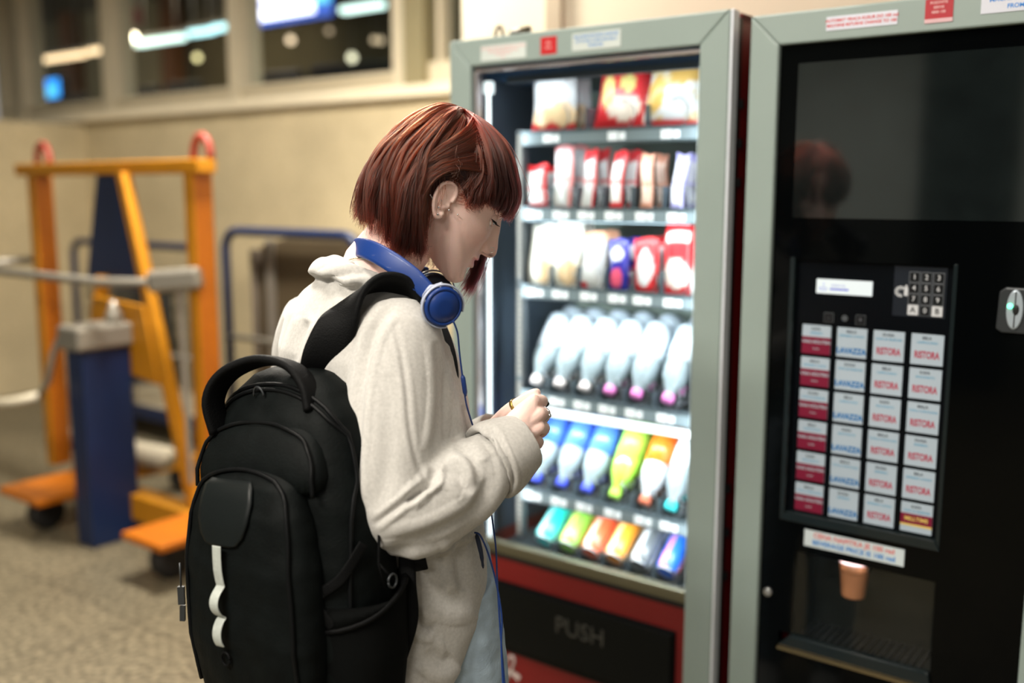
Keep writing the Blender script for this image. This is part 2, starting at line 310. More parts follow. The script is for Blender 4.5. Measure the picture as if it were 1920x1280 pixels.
# ================================================================= VENDING MACHINE (snacks)
GREY = pbr('door_grey', (.295, .365, .345), .42, var=.03, scale=6, coat=.1)
RED = pbr('cabinet_red', (.19, .008, .009), .4, var=.08, scale=3); BLK = pbr('black_plastic', (0, 0, 0)); ALU = pbr('brushed_steel', (.55, .56, .57), .3, metal=.9)
STEEL = pbr('inner_steel', (.06, .08, .11), .45, metal=.3, var=.08); DSTEEL = pbr('tray_steel', (.10, .13, .15), .4, metal=.3)
WLAB = pbr('label_white', (.85, .87, .9), .5, var=.02); RINK = pbr('ink_red', (.62, .02, .03), .5); BINK = pbr('ink_blue', (.02, .22, .62), .5); PINK = pbr('ink_pink', (.75, .42, .42), .5)
STKG = pbr('sticker_pale', (.62, .68, .66), .4); NAVY = pbr('navy_panel', (.008, .03, .07), .35)
M1 = uvempty('vending_machine', -1.634, 1.9)
W, Hh, D = .737, 1.83, .78
tag(M1, 'grey framed snack and drinks vending machine with brightly lit shelves', 'vending machine')
def frame(mb, x0, x1, z0, z1, a, c, y0, y1, bot=None, m=0):
    """mitred door frame: stiles a wide, top rail c high"""
    bz = z0 if bot is None else bot
    mb.prism([(x0, z0), (x0 + a, z0), (x0 + a, z1 - c), (x0, z1)], y0, y1, m); mb.prism([(x1 - a, z0), (x1, z0), (x1, z1), (x1 - a, z1 - c)], y0, y1, m)
    mb.prism([(x0, z1), (x0 + a, z1 - c), (x1 - a, z1 - c), (x1, z1)], y0, y1, m)
    if bot: mb.box(x0 + a, x1 - a, y0, y1, z0, bot, m)
q = MB(); frame(q, 0, W, .06, Hh, .066, .064, 0, .030, .12); q.build('door_frame', GREY, M1, bevel=.004)
q = MB(); q.box(W, W + .006, .002, .032, .06, Hh); q.build('door_edge', pbr('edge_highlight', (.80, .84, .92), .3, metal=.1), M1, bevel=.002)  # blue-white colour paints the highlight onto the door edge
q = MB(); q.box(.003, .02, .03, .058, .06, Hh - .01); q.box(W - .02, W + .001, .03, .058, .06, Hh - .01); q.build('gasket', BLK, M1)
q = MB(); q.box(0, .02, .058, D, .06, Hh); q.box(W - .02, W, .058, D, .06, Hh); q.box(0, W, D - .02, D, .06, Hh); q.box(0, W, .058, D, Hh - .02, Hh); q.box(0, W, .058, D, .06, .1)
q.build('cabinet', RED, M1, bevel=.003)
q = MB()
for z in (.25, .35, .62, .72, .82, 1.48, 1.56, 1.64): q.box(W - .004, W + .006, .055, .067, z, z + .018)
q.build('hinge', BLK, M1)
for x in (.05, W - .05):
    for y in (.1, D - .08):
        q = MB(); q.lathe([(.02, 0), (.02, .01), (.012, .012), (.012, .06)], Matrix.Translation((x, y, 0))); q.build('foot', BLK, M1)
# inside of the cabinet
q = MB(); q.box(.02, .035, .09, D - .02, .56, 1.8); q.box(W - .035, W - .02, .09, D - .02, .56, 1.8); q.build('inner_lining', STEEL, M1); q = MB(); q.box(.035, W - .035, .52, .54, .56, 1.8); q.build('inner_back', pbr('back_green', (.30, .36, .31), .6), M1)
q = MB(); q.box(.02, W - .02, .09, .52, 1.745, 1.80); q.build('inner_ceiling', NAVY, M1)
q = MB(); q.box(.02, W - .02, .05, .52, .50, .515); q.build('inner_floor', DSTEEL, M1)
q = MB(); q.box(.066, .671, .03, .036, .575, 1.766); q.build('glass_pane', GLS, M1)
q = MB(); q.box(.066, .671, .004, .03, .575, .592); q.box(.066, .671, .012, .03, .560, .575); q.build('glass_trim', pbr('olive_metal', (.20, .19, .13), .3, metal=.6), M1, bevel=.003)
q = MB(); q.box(.066, .671, .020, .03, .545, .561); q.build('shadow_gap', BLK, M1)
q = MB(); q.box(.069, .078, .01, .03, .592, 1.758); q.box(.069, .671, .01, .03, 1.752, 1.76); q.build('glass_bead', pbr('bead_pink', (.55, .50, .50), .25, metal=.7), M1, bevel=.002)
q = MB(); q.box(.066, .671, .018, .05, .12, .545); q.build('lower_panel', RED, M1)
# push flap
q = MB(); q.box(.12, .640, .002, .018, .325, .482); q.prism([(.115, .30), (.645, .30), (.645, .488), (.115, .488)], .012, .019)
q.build('push_flap', pbr('flap_black', (.004, .005, .005), .4, spec=.15), M1, bevel=.006)
q = MB(); q.text('PUSH', .06, .395, .422, .001, 0, depth=.002); q.build('push_lettering', pbr('worn_grey', (.05, .05, .045), .35), [c for c in M1.children if c.name.startswith('push_flap')][0])
q = MB()  # pale script swash on the red lower panel
pts = [(.135 + .06 * t + .03 * math.sin(5 * t), .016, .185 + .09 * math.sin(3.1 * t) + .03 * t) for t in np.linspace(0, 1, 24)]
q.tube(pts, .004, 6); q.text('Coca-Cola', .16, .40, .19, .0165, 0, shear=.5); q.build('script_lettering', pbr('script_white', (.6, .5, .48), .4), M1)
# stickers on the top rail
def sticker(name, parent, x0, x1, z0, z1, y, bg, lines, ink, bev=0):
    q = MB(); q.box(x0, x1, y, y + .0015, z0, z1)
    for t, sz, cx, cz in lines: q.text(t, sz, cx, cz, y - .0003, 1, bold=.0002)
    return q.build(name, [bg, ink], parent)
sticker('sticker', M1, .10, .233, 1.775, 1.810, -.0012, STKG, [('AUTOMAT VRACA KUSUR DO 100 RSD', .0075, .166, 1.803), ('VENDING MACHINE RETURNS', .0065, .166, 1.795), ('CHANGE UP TO', .0065, .166, 1.788), ('100', .006, .166, 1.781)], PINK)
s_ = sticker('sticker', M1, .274, .318, 1.777, 1.815, -.0012, pbr('sticker_red', (.55, .025, .03), .35), [('PIN', .009, .296, 1.801), ('SERVIS', .006, .296, 1.791)], PINK); s_['label'] = 'red square sticker'
sticker('sticker', M1, .36, .485, 1.778, 1.815, -.0012, STKG, [('MACHINE RETURNS CHANGE', .0085, .422, 1.807), ('UP TO RSD COINS AND BILLS', .008, .422, 1.797), ('FROM RSD', .008, .422, 1.787)], BINK)
# dark object lying on the machine : padlock and bracket
e = uvempty('padlock_bracket', -1.634 + .12, 1.97, 1.83); q = MB(); q.box(-.045, .07, -.02, .02, 0, .006)
q.build('base', pbr('bronze', (.06, .05, .03), .4, metal=.5), e); q = MB(); q.tube([(-.02 + .012 * math.cos(a), 0, .006 + .018 * math.sin(a) * 1.6) for a in np.linspace(0, math.pi, 9)], .004); q.build('shackle', pbr('bronze', (0, 0, 0)), e)
q = MB(); q.tube([(.015, 0, .016), (.07, 0, .018)], [.007, .01], 10); q.build('knob', pbr('bronze', (0, 0, 0)), e); tag(e, 'small dark metal catch lying on top of the snack machine', 'catch')
# lamp tubes inside the door
LEDC = (.86, .95, 1)
LED = emat('led_glow', LEDC, 2.2)
q = MB(); q.tube([(.078, .055, .58), (.078, .055, 1.715)], .0045, 10); lt = q.build('light_tube', LED, M1)
q = MB(); q.box(.068, .09, .045, .065, 1.705, 1.735); q.build('tube_socket', emat('socket_glow', LEDC, 1.1), M1, bevel=.004)
q = MB(); q.tube([(W - .085, .055, .58), (W - .085, .055, 1.73)], .0065, 10); q.build('light_tube', LED, M1)
q = MB(); q.box(.13, .64, .06, .075, 1.728, 1.742); q.build('top_channel', STEEL, M1)
def arealight(name, parent, loc, rot, sx, sy, e_, col):
    LT = bpy.data.lights.new(name, 'AREA'); LT.shape = 'RECTANGLE'; LT.size = sx; LT.size_y = sy; LT.energy = e_; LT.color = col
    o = bpy.data.objects.new(name, LT); COL.objects.link(o); o.parent = parent; o.location = loc; o.rotation_euler = rot; return o
arealight('tube_light', M1, (.09, .075, 1.15), (R(90), 0, R(-50)), .02, 1.1, 2.2, LEDC)
arealight('tube_light', M1, (W - .09, .075, 1.15), (R(90), 0, R(50)), .02, 1.1, 2.2, LEDC)
# perforated upright
q = MB(); q.box(.108, .128, .13, .15, .56, 1.62); q.box(W - .128, W - .108, .13, .15, .56, 1.62)
for k in range(78):
    z = .575 + k * .0133
    if .98 < z < 1.0 or 1.22 < z < 1.25: continue
    q.box(.111, .125, .127, .131, z, z + .008, 1); q.box(W - .125, W - .111, .127, .131, z, z + .008, 1)
q.build('perforated_upright', [pbr('upright_dark', (.03, .035, .04), .5), pbr('slot_cream', (.16, .14, .12), .5)], M1)
# trays with their price label strips, dividers and spirals
TZ = [1.612, 1.427, 1.232, .960, .700, .530]; X0, X1 = .135, .605
PR = pbr('price_white', (.9, .92, .95), .5, emit=(.85, .92, 1), es=.25)
cols = {0: [.215, .40, .54], 1: [.165, .245, .318, .395, .478, .560], 2: [.17, .245, .328, .408, .476, .556], 3: [.165, .236, .312, .385, .460, .545], 4: [.165, .245, .322, .405, .49, .56], 5: [.19, .265, .335, .405, .477, .552]}
def spiral(cx, z, r, L_, parent, y0=.17):
    q = MB(); n = 14; P = []
    for k in range(n * 9 + 1):
        a = 2 * math.pi * k / n; P.append((cx + r * math.sin(a), y0 + L_ * k / (n * 9), z + r - r * math.cos(a)))
    q.tube(P, .0016, 5); return q.build('spiral', pbr('wire_dark', (.32, .35, .38), .25, metal=.8), parent)
for i, z in enumerate(TZ):
    q = MB(); tilt = 0 if i < 3 else .0
    q.box(X0 - .01, X1 + .02, .135, .50, z - .012, z - .006); q.box(X0 - .01, X1 + .02, .128, .136, z - .030, z + .006)
    for cx in cols[i][1:]:
        k = cols[i].index(cx); xm = (cx + cols[i][k - 1]) / 2; q.box(xm - .0015, xm + .0015, .138, .49, z - .006, z + (.055 if i < 3 else .04))
    tr = q.build('tray', [DSTEEL], M1)
    q = MB(); q.box(X0 - .006, X1 + .016, .1265, .1285, z - .026, z - .002); st = q.build('label_strip', pbr('strip_grey', (.22, .27, .30), .3), tr)
    q = MB()
    for cx in cols[i]:
        q.box(cx - .022, cx + .004, .1245, .1265, z - .024, z - .004); q.box(cx + .008, cx + .024, .1245, .1265, z - .023, z - .006)
    q.build('price_tag', PR, tr)
    for cx in cols[i]: spiral(cx - (0 if i < 3 else .008), z, .034 if i == 0 else (.026 if i < 3 else .031), .28, tr, .145)
q = MB(); q.box(.13, W - .02, .118, .132, .908, .926); q.build('light_bar', emat('bar_glow', (.9, .96, 1), 1.8), M1, bevel=.003)
arealight('bar_light', M1, (.37, .122, .900), (R(28), 0, 0), .45, .015, 2.6, LEDC)
for zz_, ee_ in ((1.735, .4), (1.578, .45), (1.395, .75), (1.198, 2.2), (.666, 1.1)): arealight('tray_light', M1, (.37, .122, zz_), (R(28), 0, 0), .45, .015, ee_, LEDC)
# ================================================================= PRODUCTS
PRINT = pbr('printed_foil', (1, 1, 1), .32, attr='Col', var=.03, scale=20, coat=.2)
def bag_mesh(w, h, d, fn, seed, nx=18, nz=22):
    r_ = random.Random(seed); ph = [r_.uniform(0, 6) for _ in range(4)]; rings = []; uvs = []
    q = MB(); vs = []; fs = []; cols_ = []
    for side in (-1, 1):
        for j in range(nz + 1):
            t = j / nz
            for i in range(nx + 1):
                s = i / nx; ex = 1 - abs(2 * s - 1) ** 2.6; ez = 1 - abs(2 * t - 1) ** 3.2
                th = d / 2 * (max(ex, 0) ** .6) * (max(ez, 0) ** .6)
                edge = 1 if t < .06 or t > .94 else 0
                wr = .0025 * math.sin(9 * s + ph[0] + 3 * t) * ez * ex + .0016 * math.sin(40 * s) * edge
                x = (s - .5) * w * (1 - .06 * math.sin(math.pi * t)) + .002 * math.sin(7 * t + ph[1]); z = t * h + .003 * math.sin(6 * s + ph[2]) * t
                vs.append((x, side * (th + .0004) + wr, z)); cols_.append(fn(s, t))
    n1 = (nx + 1) * (nz + 1)
    for sd in (0, 1):
        for j in range(nz):
            for i in range(nx):
                a = sd * n1 + j * (nx + 1) + i; f = (a, a + 1, a + nx + 2, a + nx + 1); fs.append(f if sd == 0 else f[::-1])
    rim = [j * (nx + 1) for j in range(nz + 1)] + [nz * (nx + 1) + i for i in range(1, nx + 1)] + [j * (nx + 1) + nx for j in range(nz - 1, -1, -1)] + [i for i in range(nx - 1, 0, -1)]
    for k in range(len(rim)):
        a, b = rim[k], rim[(k + 1) % len(rim)]; fs.append((b, a, a + n1, b + n1))
    me = bpy.data.meshes.new('bag'); me.from_pydata(vs, [], fs); me.polygons.foreach_set('use_smooth', [True] * len(fs))
    a = me.color_attributes.new('Col', 'FLOAT_COLOR', 'POINT'); a.data.foreach_set('color', [c for k in cols_ for c in (*k, 1)])
    me.materials.append(PRINT); return me
def blob(s, t, cx, cz, rx, rz): return ((s - cx) / rx) ** 2 + ((t - cz) / rz) ** 2 < 1
WH, RD, DR, GD, BL, NV, OR, GN, YL, TE = (.72, .72, .74), (.75, .03, .04), (.45, .01, .03), (.75, .45, .12), (.05, .18, .65), (.03, .03, .35), (.9, .22, .03), (.25, .62, .08), (.85, .72, .25), (.02, .55, .55)
def d_cookie(s, t):
    if t > .9 or t < .08: return RD
    if blob(s, t, .33, .22, .26, .14) or blob(s, t, .78, .26, .26, .18): return (.85, .6, .35)
    if t < .16: return RD
    return (.45, .45, .5) if blob(s, t, .5, .58, .3, .03) else WH
def d_redchip(s, t):
    if t > .92 or t < .06: return RD
    if blob(s, t, .52, .8, .34, .07): return BL
    if blob(s, t, .45, .8, .4, .11): return WH
    if blob(s, t, .28, .4, .16, .18) or blob(s, t, .68, .5, .14, .1): return YL
    if blob(s, t, .62, .22, .3, .14): return (.95, .8, .7)
    return RD
def d_mix(s, t):
    if t < .05: return RD
    if t > .78: return (.55, .5, .75) if math.sin(40 * s + 9 * t) > 0 else (.2, .25, .6)
    if blob(s, t, .7, .58, .26, .13) or blob(s, t, .25, .35, .18, .2): return GD
    if blob(s, t, .6, .25, .36, .18): return WH
    return (.75, .6, .35) if math.sin(30 * t + 12 * s) > 0 else (.85, .8, .75)
def two(a, b_, lo=.1, hi=.85):
    return lambda s, t: a if lo < t < hi and .1 < s < .92 and not (.42 < t < .5) else b_
def d_white(s, t): return (.95, .93, .85) if not blob(s, t, .7, .22, .35, .2) else (.85, .6, .35)
def d_redbig(s, t): return (.95, .85, .8) if (.72 < t < .84 and .12 < s < .9) or blob(s, t, .5, .28, .42, .2) else RD
PG = {0: 'snack bags on the top tray', 1: 'bars on the second tray', 2: 'biscuit packs on the third tray', 3: 'water bottles on the fourth tray', 4: 'drinks on the fifth tray', 5: 'drinks on the bottom tray'}
T = M1.matrix_world.copy(); M1W = Matrix.Translation(Vector(uvz(-1.634, 1.9, 0))) @ Matrix.Rotation(-AZ, 4, 'Z')
def place(o, x, y, z, rx=0, rz=0, ry=0):
    o.matrix_world = M1W @ Matrix.Translation((x, y, z)) @ Euler((rx, ry, rz)).to_matrix().to_4x4()
WHERE = {0: 'on the top tray', 1: 'on the second tray', 2: 'on the third tray'}
def bags(row, cx, w, h, d, fn, name, what, cat, n=2, lean=-.1, seed=1, rz=0, gap=.075):
    kw = .98 if row == 1 else 1.08; me = bag_mesh(w * kw, h * 1.04, d, fn, seed); me.name = name
    for k in range(n):
        o = bpy.data.objects.new(name, me); COL.objects.link(o)
        if k == 0: lab = f'{what}, foremost {WHERE[row]}'
        else: lab = f'{what}, rear one {WHERE[row]}'
        place(o, cx - .010, .142 + d / 2 + k * gap, TZ[row] + .001 - (0 if k == 0 else 0), lean * (1 if k == 0 else .3), rz, random.uniform(-.04, .04)); tag(o, lab, cat, PG[row])
bags(0, .20, .115, .155, .06, d_cookie, 'snack_bag', 'white and red biscuit bag with round cookies', 'snack bag', 2, -.12, 1, .1)
bags(0, .385, .125, .205, .07, d_redchip, 'snack_bag', 'red chips bag with a blue emblem', 'snack bag', 2, -.30, 2, .1)
bags(0, .525, .135, .20, .07, d_mix, 'snack_bag', 'patterned golden and white snack bag', 'snack bag', 2, -.30, 3, .1)
bags(1, .163, .062, .105, .03, two(WH, RD), 'snack_bar', 'square red and white wafer pack', 'snack pack', 2, -.05, 4)
bags(1, .238, .056, .15, .03, two(WH, (.9, .3, .3), .04, .95), 'snack_bar', 'tall white wafer pack beside the square one', 'snack pack', 2, -.15, 5)
bags(1, .315, .036, .14, .022, two(WH, RD, .02, .8), 'snack_bar', 'red and white chocolate bar beside the tall white pack', 'snack bar', 2, -.2, 6)
bags(1, .393, .036, .135, .022, two((.9, .85, .85), RD, .1, .8), 'snack_bar', 'red edged chocolate bar in the middle column', 'snack bar', 2, -.2, 7)
bags(1, .478, .034, .125, .022, two((.85, .6, .5), (.7, .3, .2)), 'snack_bar', 'brown and cream chocolate bar', 'snack bar', 2, -.1, 8)
bags(1, .556, .034, .125, .022, two((.8, .8, .95), (.45, .42, .8)), 'snack_bar', 'pale lilac chocolate bar at the column end', 'snack bar', 2, -.2, 9)
bags(2, .17, .072, .150, .045, d_white, 'biscuit_pack', 'pale cream biscuit pack nearest the upright', 'biscuit pack', 2, -.1, 10)
bags(2, .245, .072, .158, .045, d_white, 'biscuit_pack', 'taller cream biscuit pack, second column', 'biscuit pack', 2, -.1, 11)
bags(2, .325, .062, .135, .04, lambda s, t: RD if t < .1 and s < .4 else ((.8, .4, .25) if t > .82 else WH), 'biscuit_pack', 'white pack with orange brown top', 'biscuit pack', 2, -.1, 12)
bags(2, .405, .050, .120, .035, lambda s, t: (.8, .1, .2) if blob(s, t, .5, .25, .3, .2) else ((.8, .8, .9) if blob(s, t, .5, .7, .35, .15) else NV), 'biscuit_pack', 'purple blue biscuit pack with red fruit', 'biscuit pack', 2, -.05, 13)
bags(2, .476, .062, .125, .04, lambda s, t: WH if blob(s, t, .58, .45, .32, .34) else RD, 'biscuit_pack', 'red biscuit pack with a white centre', 'biscuit pack', 2, -.05, 14)
bags(2, .560, .076, .165, .05, d_redbig, 'biscuit_pack', 'big red crisp pack at the column end', 'crisp pack', 2, -.1, 15)
bags(2, .612, .024, .11, .02, lambda s, t: WH, 'snack_bar', 'narrow white bar against the door edge', 'snack bar', 1, -.1, 16)
# bottles and cans lean back, caps low at the front
PETW = pbr('pet_water', (.70, .84, .92), .10, trans=.62, ior=1.2, var=.05, coat=.5)
def bottle_prof(L_, r, neck=.012):
    return [(0.004, 0), (r * .8, .002), (r, .012), (r, L_ * .16), (r * .93, L_ * .2), (r, L_ * .24), (r, L_ * .40), (r * .92, L_ * .44), (r, L_ * .48), (r * .99, L_ * .62), (r * .90, L_ * .72), (r * .62, L_ * .81), (neck, L_ * .9), (neck, L_ * .93)]
def bottle(row, cx, what, body, cap, labm, L_=.2, r=.030, k=0, tilt=52, where=''):
    """axis runs from the base (up at the back) down to the cap at the front"""
    e = empty('drink_bottle'); Rm = Matrix.Rotation(math.pi, 4, 'X')
    q = MB(); q.lathe(bottle_prof(L_, r), None, 20); q.build('bottle_body', body, e)
    q = MB(); q.lathe([(.0145, L_ * .915), (.0150, L_ * .92), (.0150, L_ * 1.0), (.013, L_ * 1.01)], None, 16); q.build('cap', cap, e)
    q = MB(); q.lathe([(r + .0006, L_ * .06), (r + .0006, L_ * .50)], None, 20); q.build('bottle_label', labm, e)
    # place: cap end at front low
    y0, z0 = .148, TZ[row] + .022; cx = cx - .008
    a = R(tilt); M_ = Matrix.Translation((cx, y0, z0)) @ Matrix.Rotation(-(math.pi / 2 - a) + math.pi, 4, 'X') @ Matrix.Translation((0, 0, -L_))
    e.matrix_world = M1W @ Matrix.Translation((0, .055 * k * 1.1, .012 * k)) @ M_
    tag(e, what, 'bottle', PG[row]); return e
CW = pbr('cap_white', (.95, .85, .85), .4); CPK = pbr('cap_pink', (.9, .25, .65), .4); CB = pbr('cap_blue', (.08, .12, .9), .4); CC = pbr('cap_cyan', (.05, .75, .8), .4)
LW = pbr('label_ice', (.75, .85, .95), .3, coat=.3); LB = pbr('label_deep_blue', (.06, .16, .65), .3, coat=.3)
names3 = ['white capped water bottle nearest the upright', 'white capped water bottle, second column', 'white capped water bottle, third column', 'pink capped water bottle, fourth column', 'pink capped water bottle, fifth column', 'pink capped water bottle at the door edge']
for i, cx in enumerate(cols[3]):
    for k in range(2): bottle(3, cx, names3[i] + (' of the fourth tray' if k == 0 else ', standing behind the front one'), PETW, CW if i < 3 else CPK, LW, .205, .034, k)
names4 = ['blue capped water bottle half behind the hand', 'blue capped water bottle, second column', 'blue capped water bottle, third column', 'lime green drink bottle', 'clear bottle with an orange label', 'pale bottle with cyan cap']
PETG = pbr('pet_lime', (.34, .68, .06), .15, var=.1, coat=.5); PETO = pbr('pet_clear', (.8, .8, .85), .1, trans=.4, ior=1.2, coat=.5)
for i, cx in enumerate(cols[4]):
    bm_, cp, lb = [(PETW, CB, LB), (PETW, CB, LB), (PETW, CB, LB), (PETG, pbr('cap_lime', (.45, .8, .1), .4), pbr('label_lime', (.30, .62, .07), .3)), (PETO, pbr('cap_rust', (.6, .15, .08), .4), pbr('label_orange', (.80, .13, .012), .3)), (PETW, CC, LW)][i]
    for k in range(2): bottle(4, cx, names4[i] + (' of the fifth tray' if k == 0 else ' of the fifth tray, rear one'), bm_, cp, lb, .205 if i != 3 else .215, .033, k)
def can(row, cx, what, c1, c2, k=0, L_=.155, r=.029, tilt=38):
    e = empty('drink_can'); q = MB(); q.lathe([(r * .75, 0), (r * .85, .004), (r, .012), (r, L_ - .014), (r * .82, L_ - .002), (r * .8, L_)], None, 22, smooth=True)
    q.build('can_body', PRINT, e, colfn=lambda co: np.where((np.sin(co[:, 2:3] * 60 + 3 * np.arctan2(co[:, 1:2], co[:, 0:1])) > .75) & (co[:, 2:3] > .03), np.array([c2]), np.array([c1])))
    q = MB(); q.lathe([(r * .86, L_ - .004), (r * .88, L_ + .001), (r * .8, L_ + .002), (r * .76, L_ - .003)], None, 22); q.build('can_rim', ALU, e)
    y0, z0 = .150, TZ[row] + .03; cx = cx - .008
    M_ = Matrix.Translation((cx, y0, z0)) @ Matrix.Rotation(-(math.pi / 2 - R(tilt)) + math.pi, 4, 'X') @ Matrix.Translation((0, 0, -L_))
    e.matrix_world = M1W @ Matrix.Translation((0, .07 * k, .045 * k)) @ M_
    tag(e, what, 'can', PG[row]); return e
for i, (cx, what, c1, c2) in enumerate(zip(cols[5], ['teal drink can nearest the upright', 'bright green drink can with yellow print', 'orange red drink can', 'orange drink can', 'silver white drink can', 'blue drink can at the door edge'],
        [TE, GN, (.85, .13, .05), (.95, .33, .03), (.12, .13, .14), (.02, .16, .75)], [(.55, .9, .9), (.9, .85, .2), (.95, .75, .65), (.98, .75, .45), (.9, .92, .95), (.9, .2, .25)])):
    for k in range(2): can(5, cx, what + (' of the bottom tray' if k == 0 else ' of the bottom tray, rear one'), c1, c2, k)
# ================================================================= COFFEE MACHINE
M2 = uvempty('coffee_machine', -.853, 1.9)
tag(M2, 'black fronted coffee machine with a keypad and rows of drink tiles', 'vending machine')
W2, H2 = .62, 1.811
BG = pbr('black_glass', (.0012, .0016, .0018), .07, spec=.16, var=.02); POST = pbr('dim_poster', (.006, .009, .009), .06, spec=.6, ior=2.0, var=.25, scale=14)
q = MB(); frame(q, 0, W2, .06, H2, .060, .060, 0, .05, .12); q.build('door_frame', GREY, M2, bevel=.004)
q = MB(); q.box(0.004, W2 - .004, .155, .75, .06, H2 - .006); q.box(.004, .06, .05, .155, .06, H2 - .006); q.box(W2 - .06, W2 - .004, .05, .155, .06, H2 - .006); q.build('cabinet', RED, M2, bevel=.003)
for x in (.05, W2 - .05):
    for y in (.1, .68):
        q = MB(); q.lathe([(.02, 0), (.02, .01), (.012, .012), (.012, .06)], Matrix.Translation((x, y, 0))); q.build('foot', BLK, M2)
q = MB()
def fr(x0, x1, z0, z1, y0=.012, y1=.03, m=0): q.box(x0, x1, y0, y1, z0, z1, m)
fr(.06, W2 - .06, 1.338, H2 - .06); fr(.06, .105, .12, 1.338); fr(.408, W2 - .06, .12, 1.338); fr(.105, .408, .741, .803); fr(.105, .131, .56, .741); fr(.105, .408, .12, .533)
q.build('front_panel', BG, M2)
q = MB(); q.box(.097, .52, .0105, .012, 1.42, 1.715); q.build('poster_window', POST, M2)
# recessed control field
q = MB(); q.box(.10, .41, .022, .03, .80, 1.345); q.build('control_panel', pbr('panel_black', (.002, .003, .0045), .25, spec=.15), M2)
q = MB(); q.prism([(.098, .803), (.412, .803), (.402, .823), (.112, .823)], .006, .022); q.box(.098, .108, .006, .022, .803, 1.342); q.box(.402, .41, .010, .022, .803, 1.342); q.build('panel_bezel', pbr('bezel_gloss', (.010, .016, .018), .15), M2, bevel=.002)
q = MB(); q.box(.149, .257, .019, .0225, 1.2735, 1.3015)
q.box(.176, .212, .0187, .019, 1.281, 1.2845, 1); q.text('Izaberite', .008, .192, 1.2905, .0187, 2); q.tube([(.155, .0188, 1.284), (.158, .0188, 1.280), (.168, .0188, 1.280), (.171, .0188, 1.284), (.155, .0188, 1.285)], .0006, 5, 1); q.tube([(.163, .0188, 1.286), (.164, .0188, 1.291), (.162, .0188, 1.295)], .0005, 5, 1)
q.build('display', [pbr('lcd_white', (.35, .38, .39), .5, emit=(.88, .97, .98), es=.62), pbr('lcd_blue', (.05, .05, .3), .5, emit=(.25, .3, .9), es=.45), pbr('lcd_grey', (.2, .2, .4), .5, emit=(.4, .45, .8), es=.4)], M2)
q = MB(); q.box(.296, .390, .0215, .0222, 1.240, 1.334); q.build('keypad_plate', pbr('plate_slate', (.010, .014, .022), .3), M2)
KW = pbr('key_white', (.62, .64, .68), .5); KL = pbr('key_line', (.22, .24, .27), .5); KB = pbr('key_black', (.006, .007, .009), .3)
for r_, row in enumerate(['123', '456', '789', 'A0B']):
    for c_, ch in enumerate(row):
        x = .3335 + c_ * .0215; z = 1.3145 - r_ * .0205; q = MB(); lit = ch in 'AB'
        q.box(x - .0095, x + .0095, .0195, .0215, z - .0095, z + .0095, 1 if not lit else 2)
        if not lit: q.box(x - .0088, x + .0088, .0192, .0196, z - .0088, z + .0088, 0)
        q.text(ch, .013 if not lit else .015, x, z, .0189, 0 if lit else 2, bold=.0001)
        q.build('key', [KB, KL, KW], M2)
q = MB()   # pastry and bottle pictogram
for k in range(7):
    a0 = R(60 + k * 36); cx, cz = .309, 1.286; q.prism([(cx + .003 * math.cos(a0), cz + .003 * math.sin(a0)), (cx + .0105 * math.cos(a0 - .22), cz + .0105 * math.sin(a0 - .22)), (cx + .0105 * math.cos(a0 + .26), cz + .0105 * math.sin(a0 + .26))], .0208, .0215)
q.prism([(.3155, 1.2785), (.3225, 1.2785), (.3225, 1.293), (.3205, 1.2955), (.3205, 1.2985), (.3175, 1.2985), (.3175, 1.2955), (.3155, 1.293)], .0208, .0215)
q.build('pictogram', KW, M2)
for k, (x, z, ch) in enumerate([(.176, 1.2265, '-'), (.238, 1.2265, '+')]):
    q = MB(); q.box(x - .0095, x + .0095, .0195, .0215, z - .0095, z + .0095, 1); q.box(x - .0085, x + .0085, .0192, .0196, z - .0085, z + .0085, 0); q.text(ch, .014, x, z, .0189, 2)
    q.build('sugar_button', [KB, pbr('key_line_dim', (.07, .08, .09), .5), pbr('key_mark', (.15, .16, .18), .5)], M2)
q = MB(); q.lathe([(.006, 0), (.006, .001)], Matrix.Translation((.207, .0215, 1.2275)) @ Matrix.Rotation(math.pi / 2, 4, 'X')); q.build('sugar_emblem', pbr('emblem_grey', (.07, .08, .09), .5), M2)
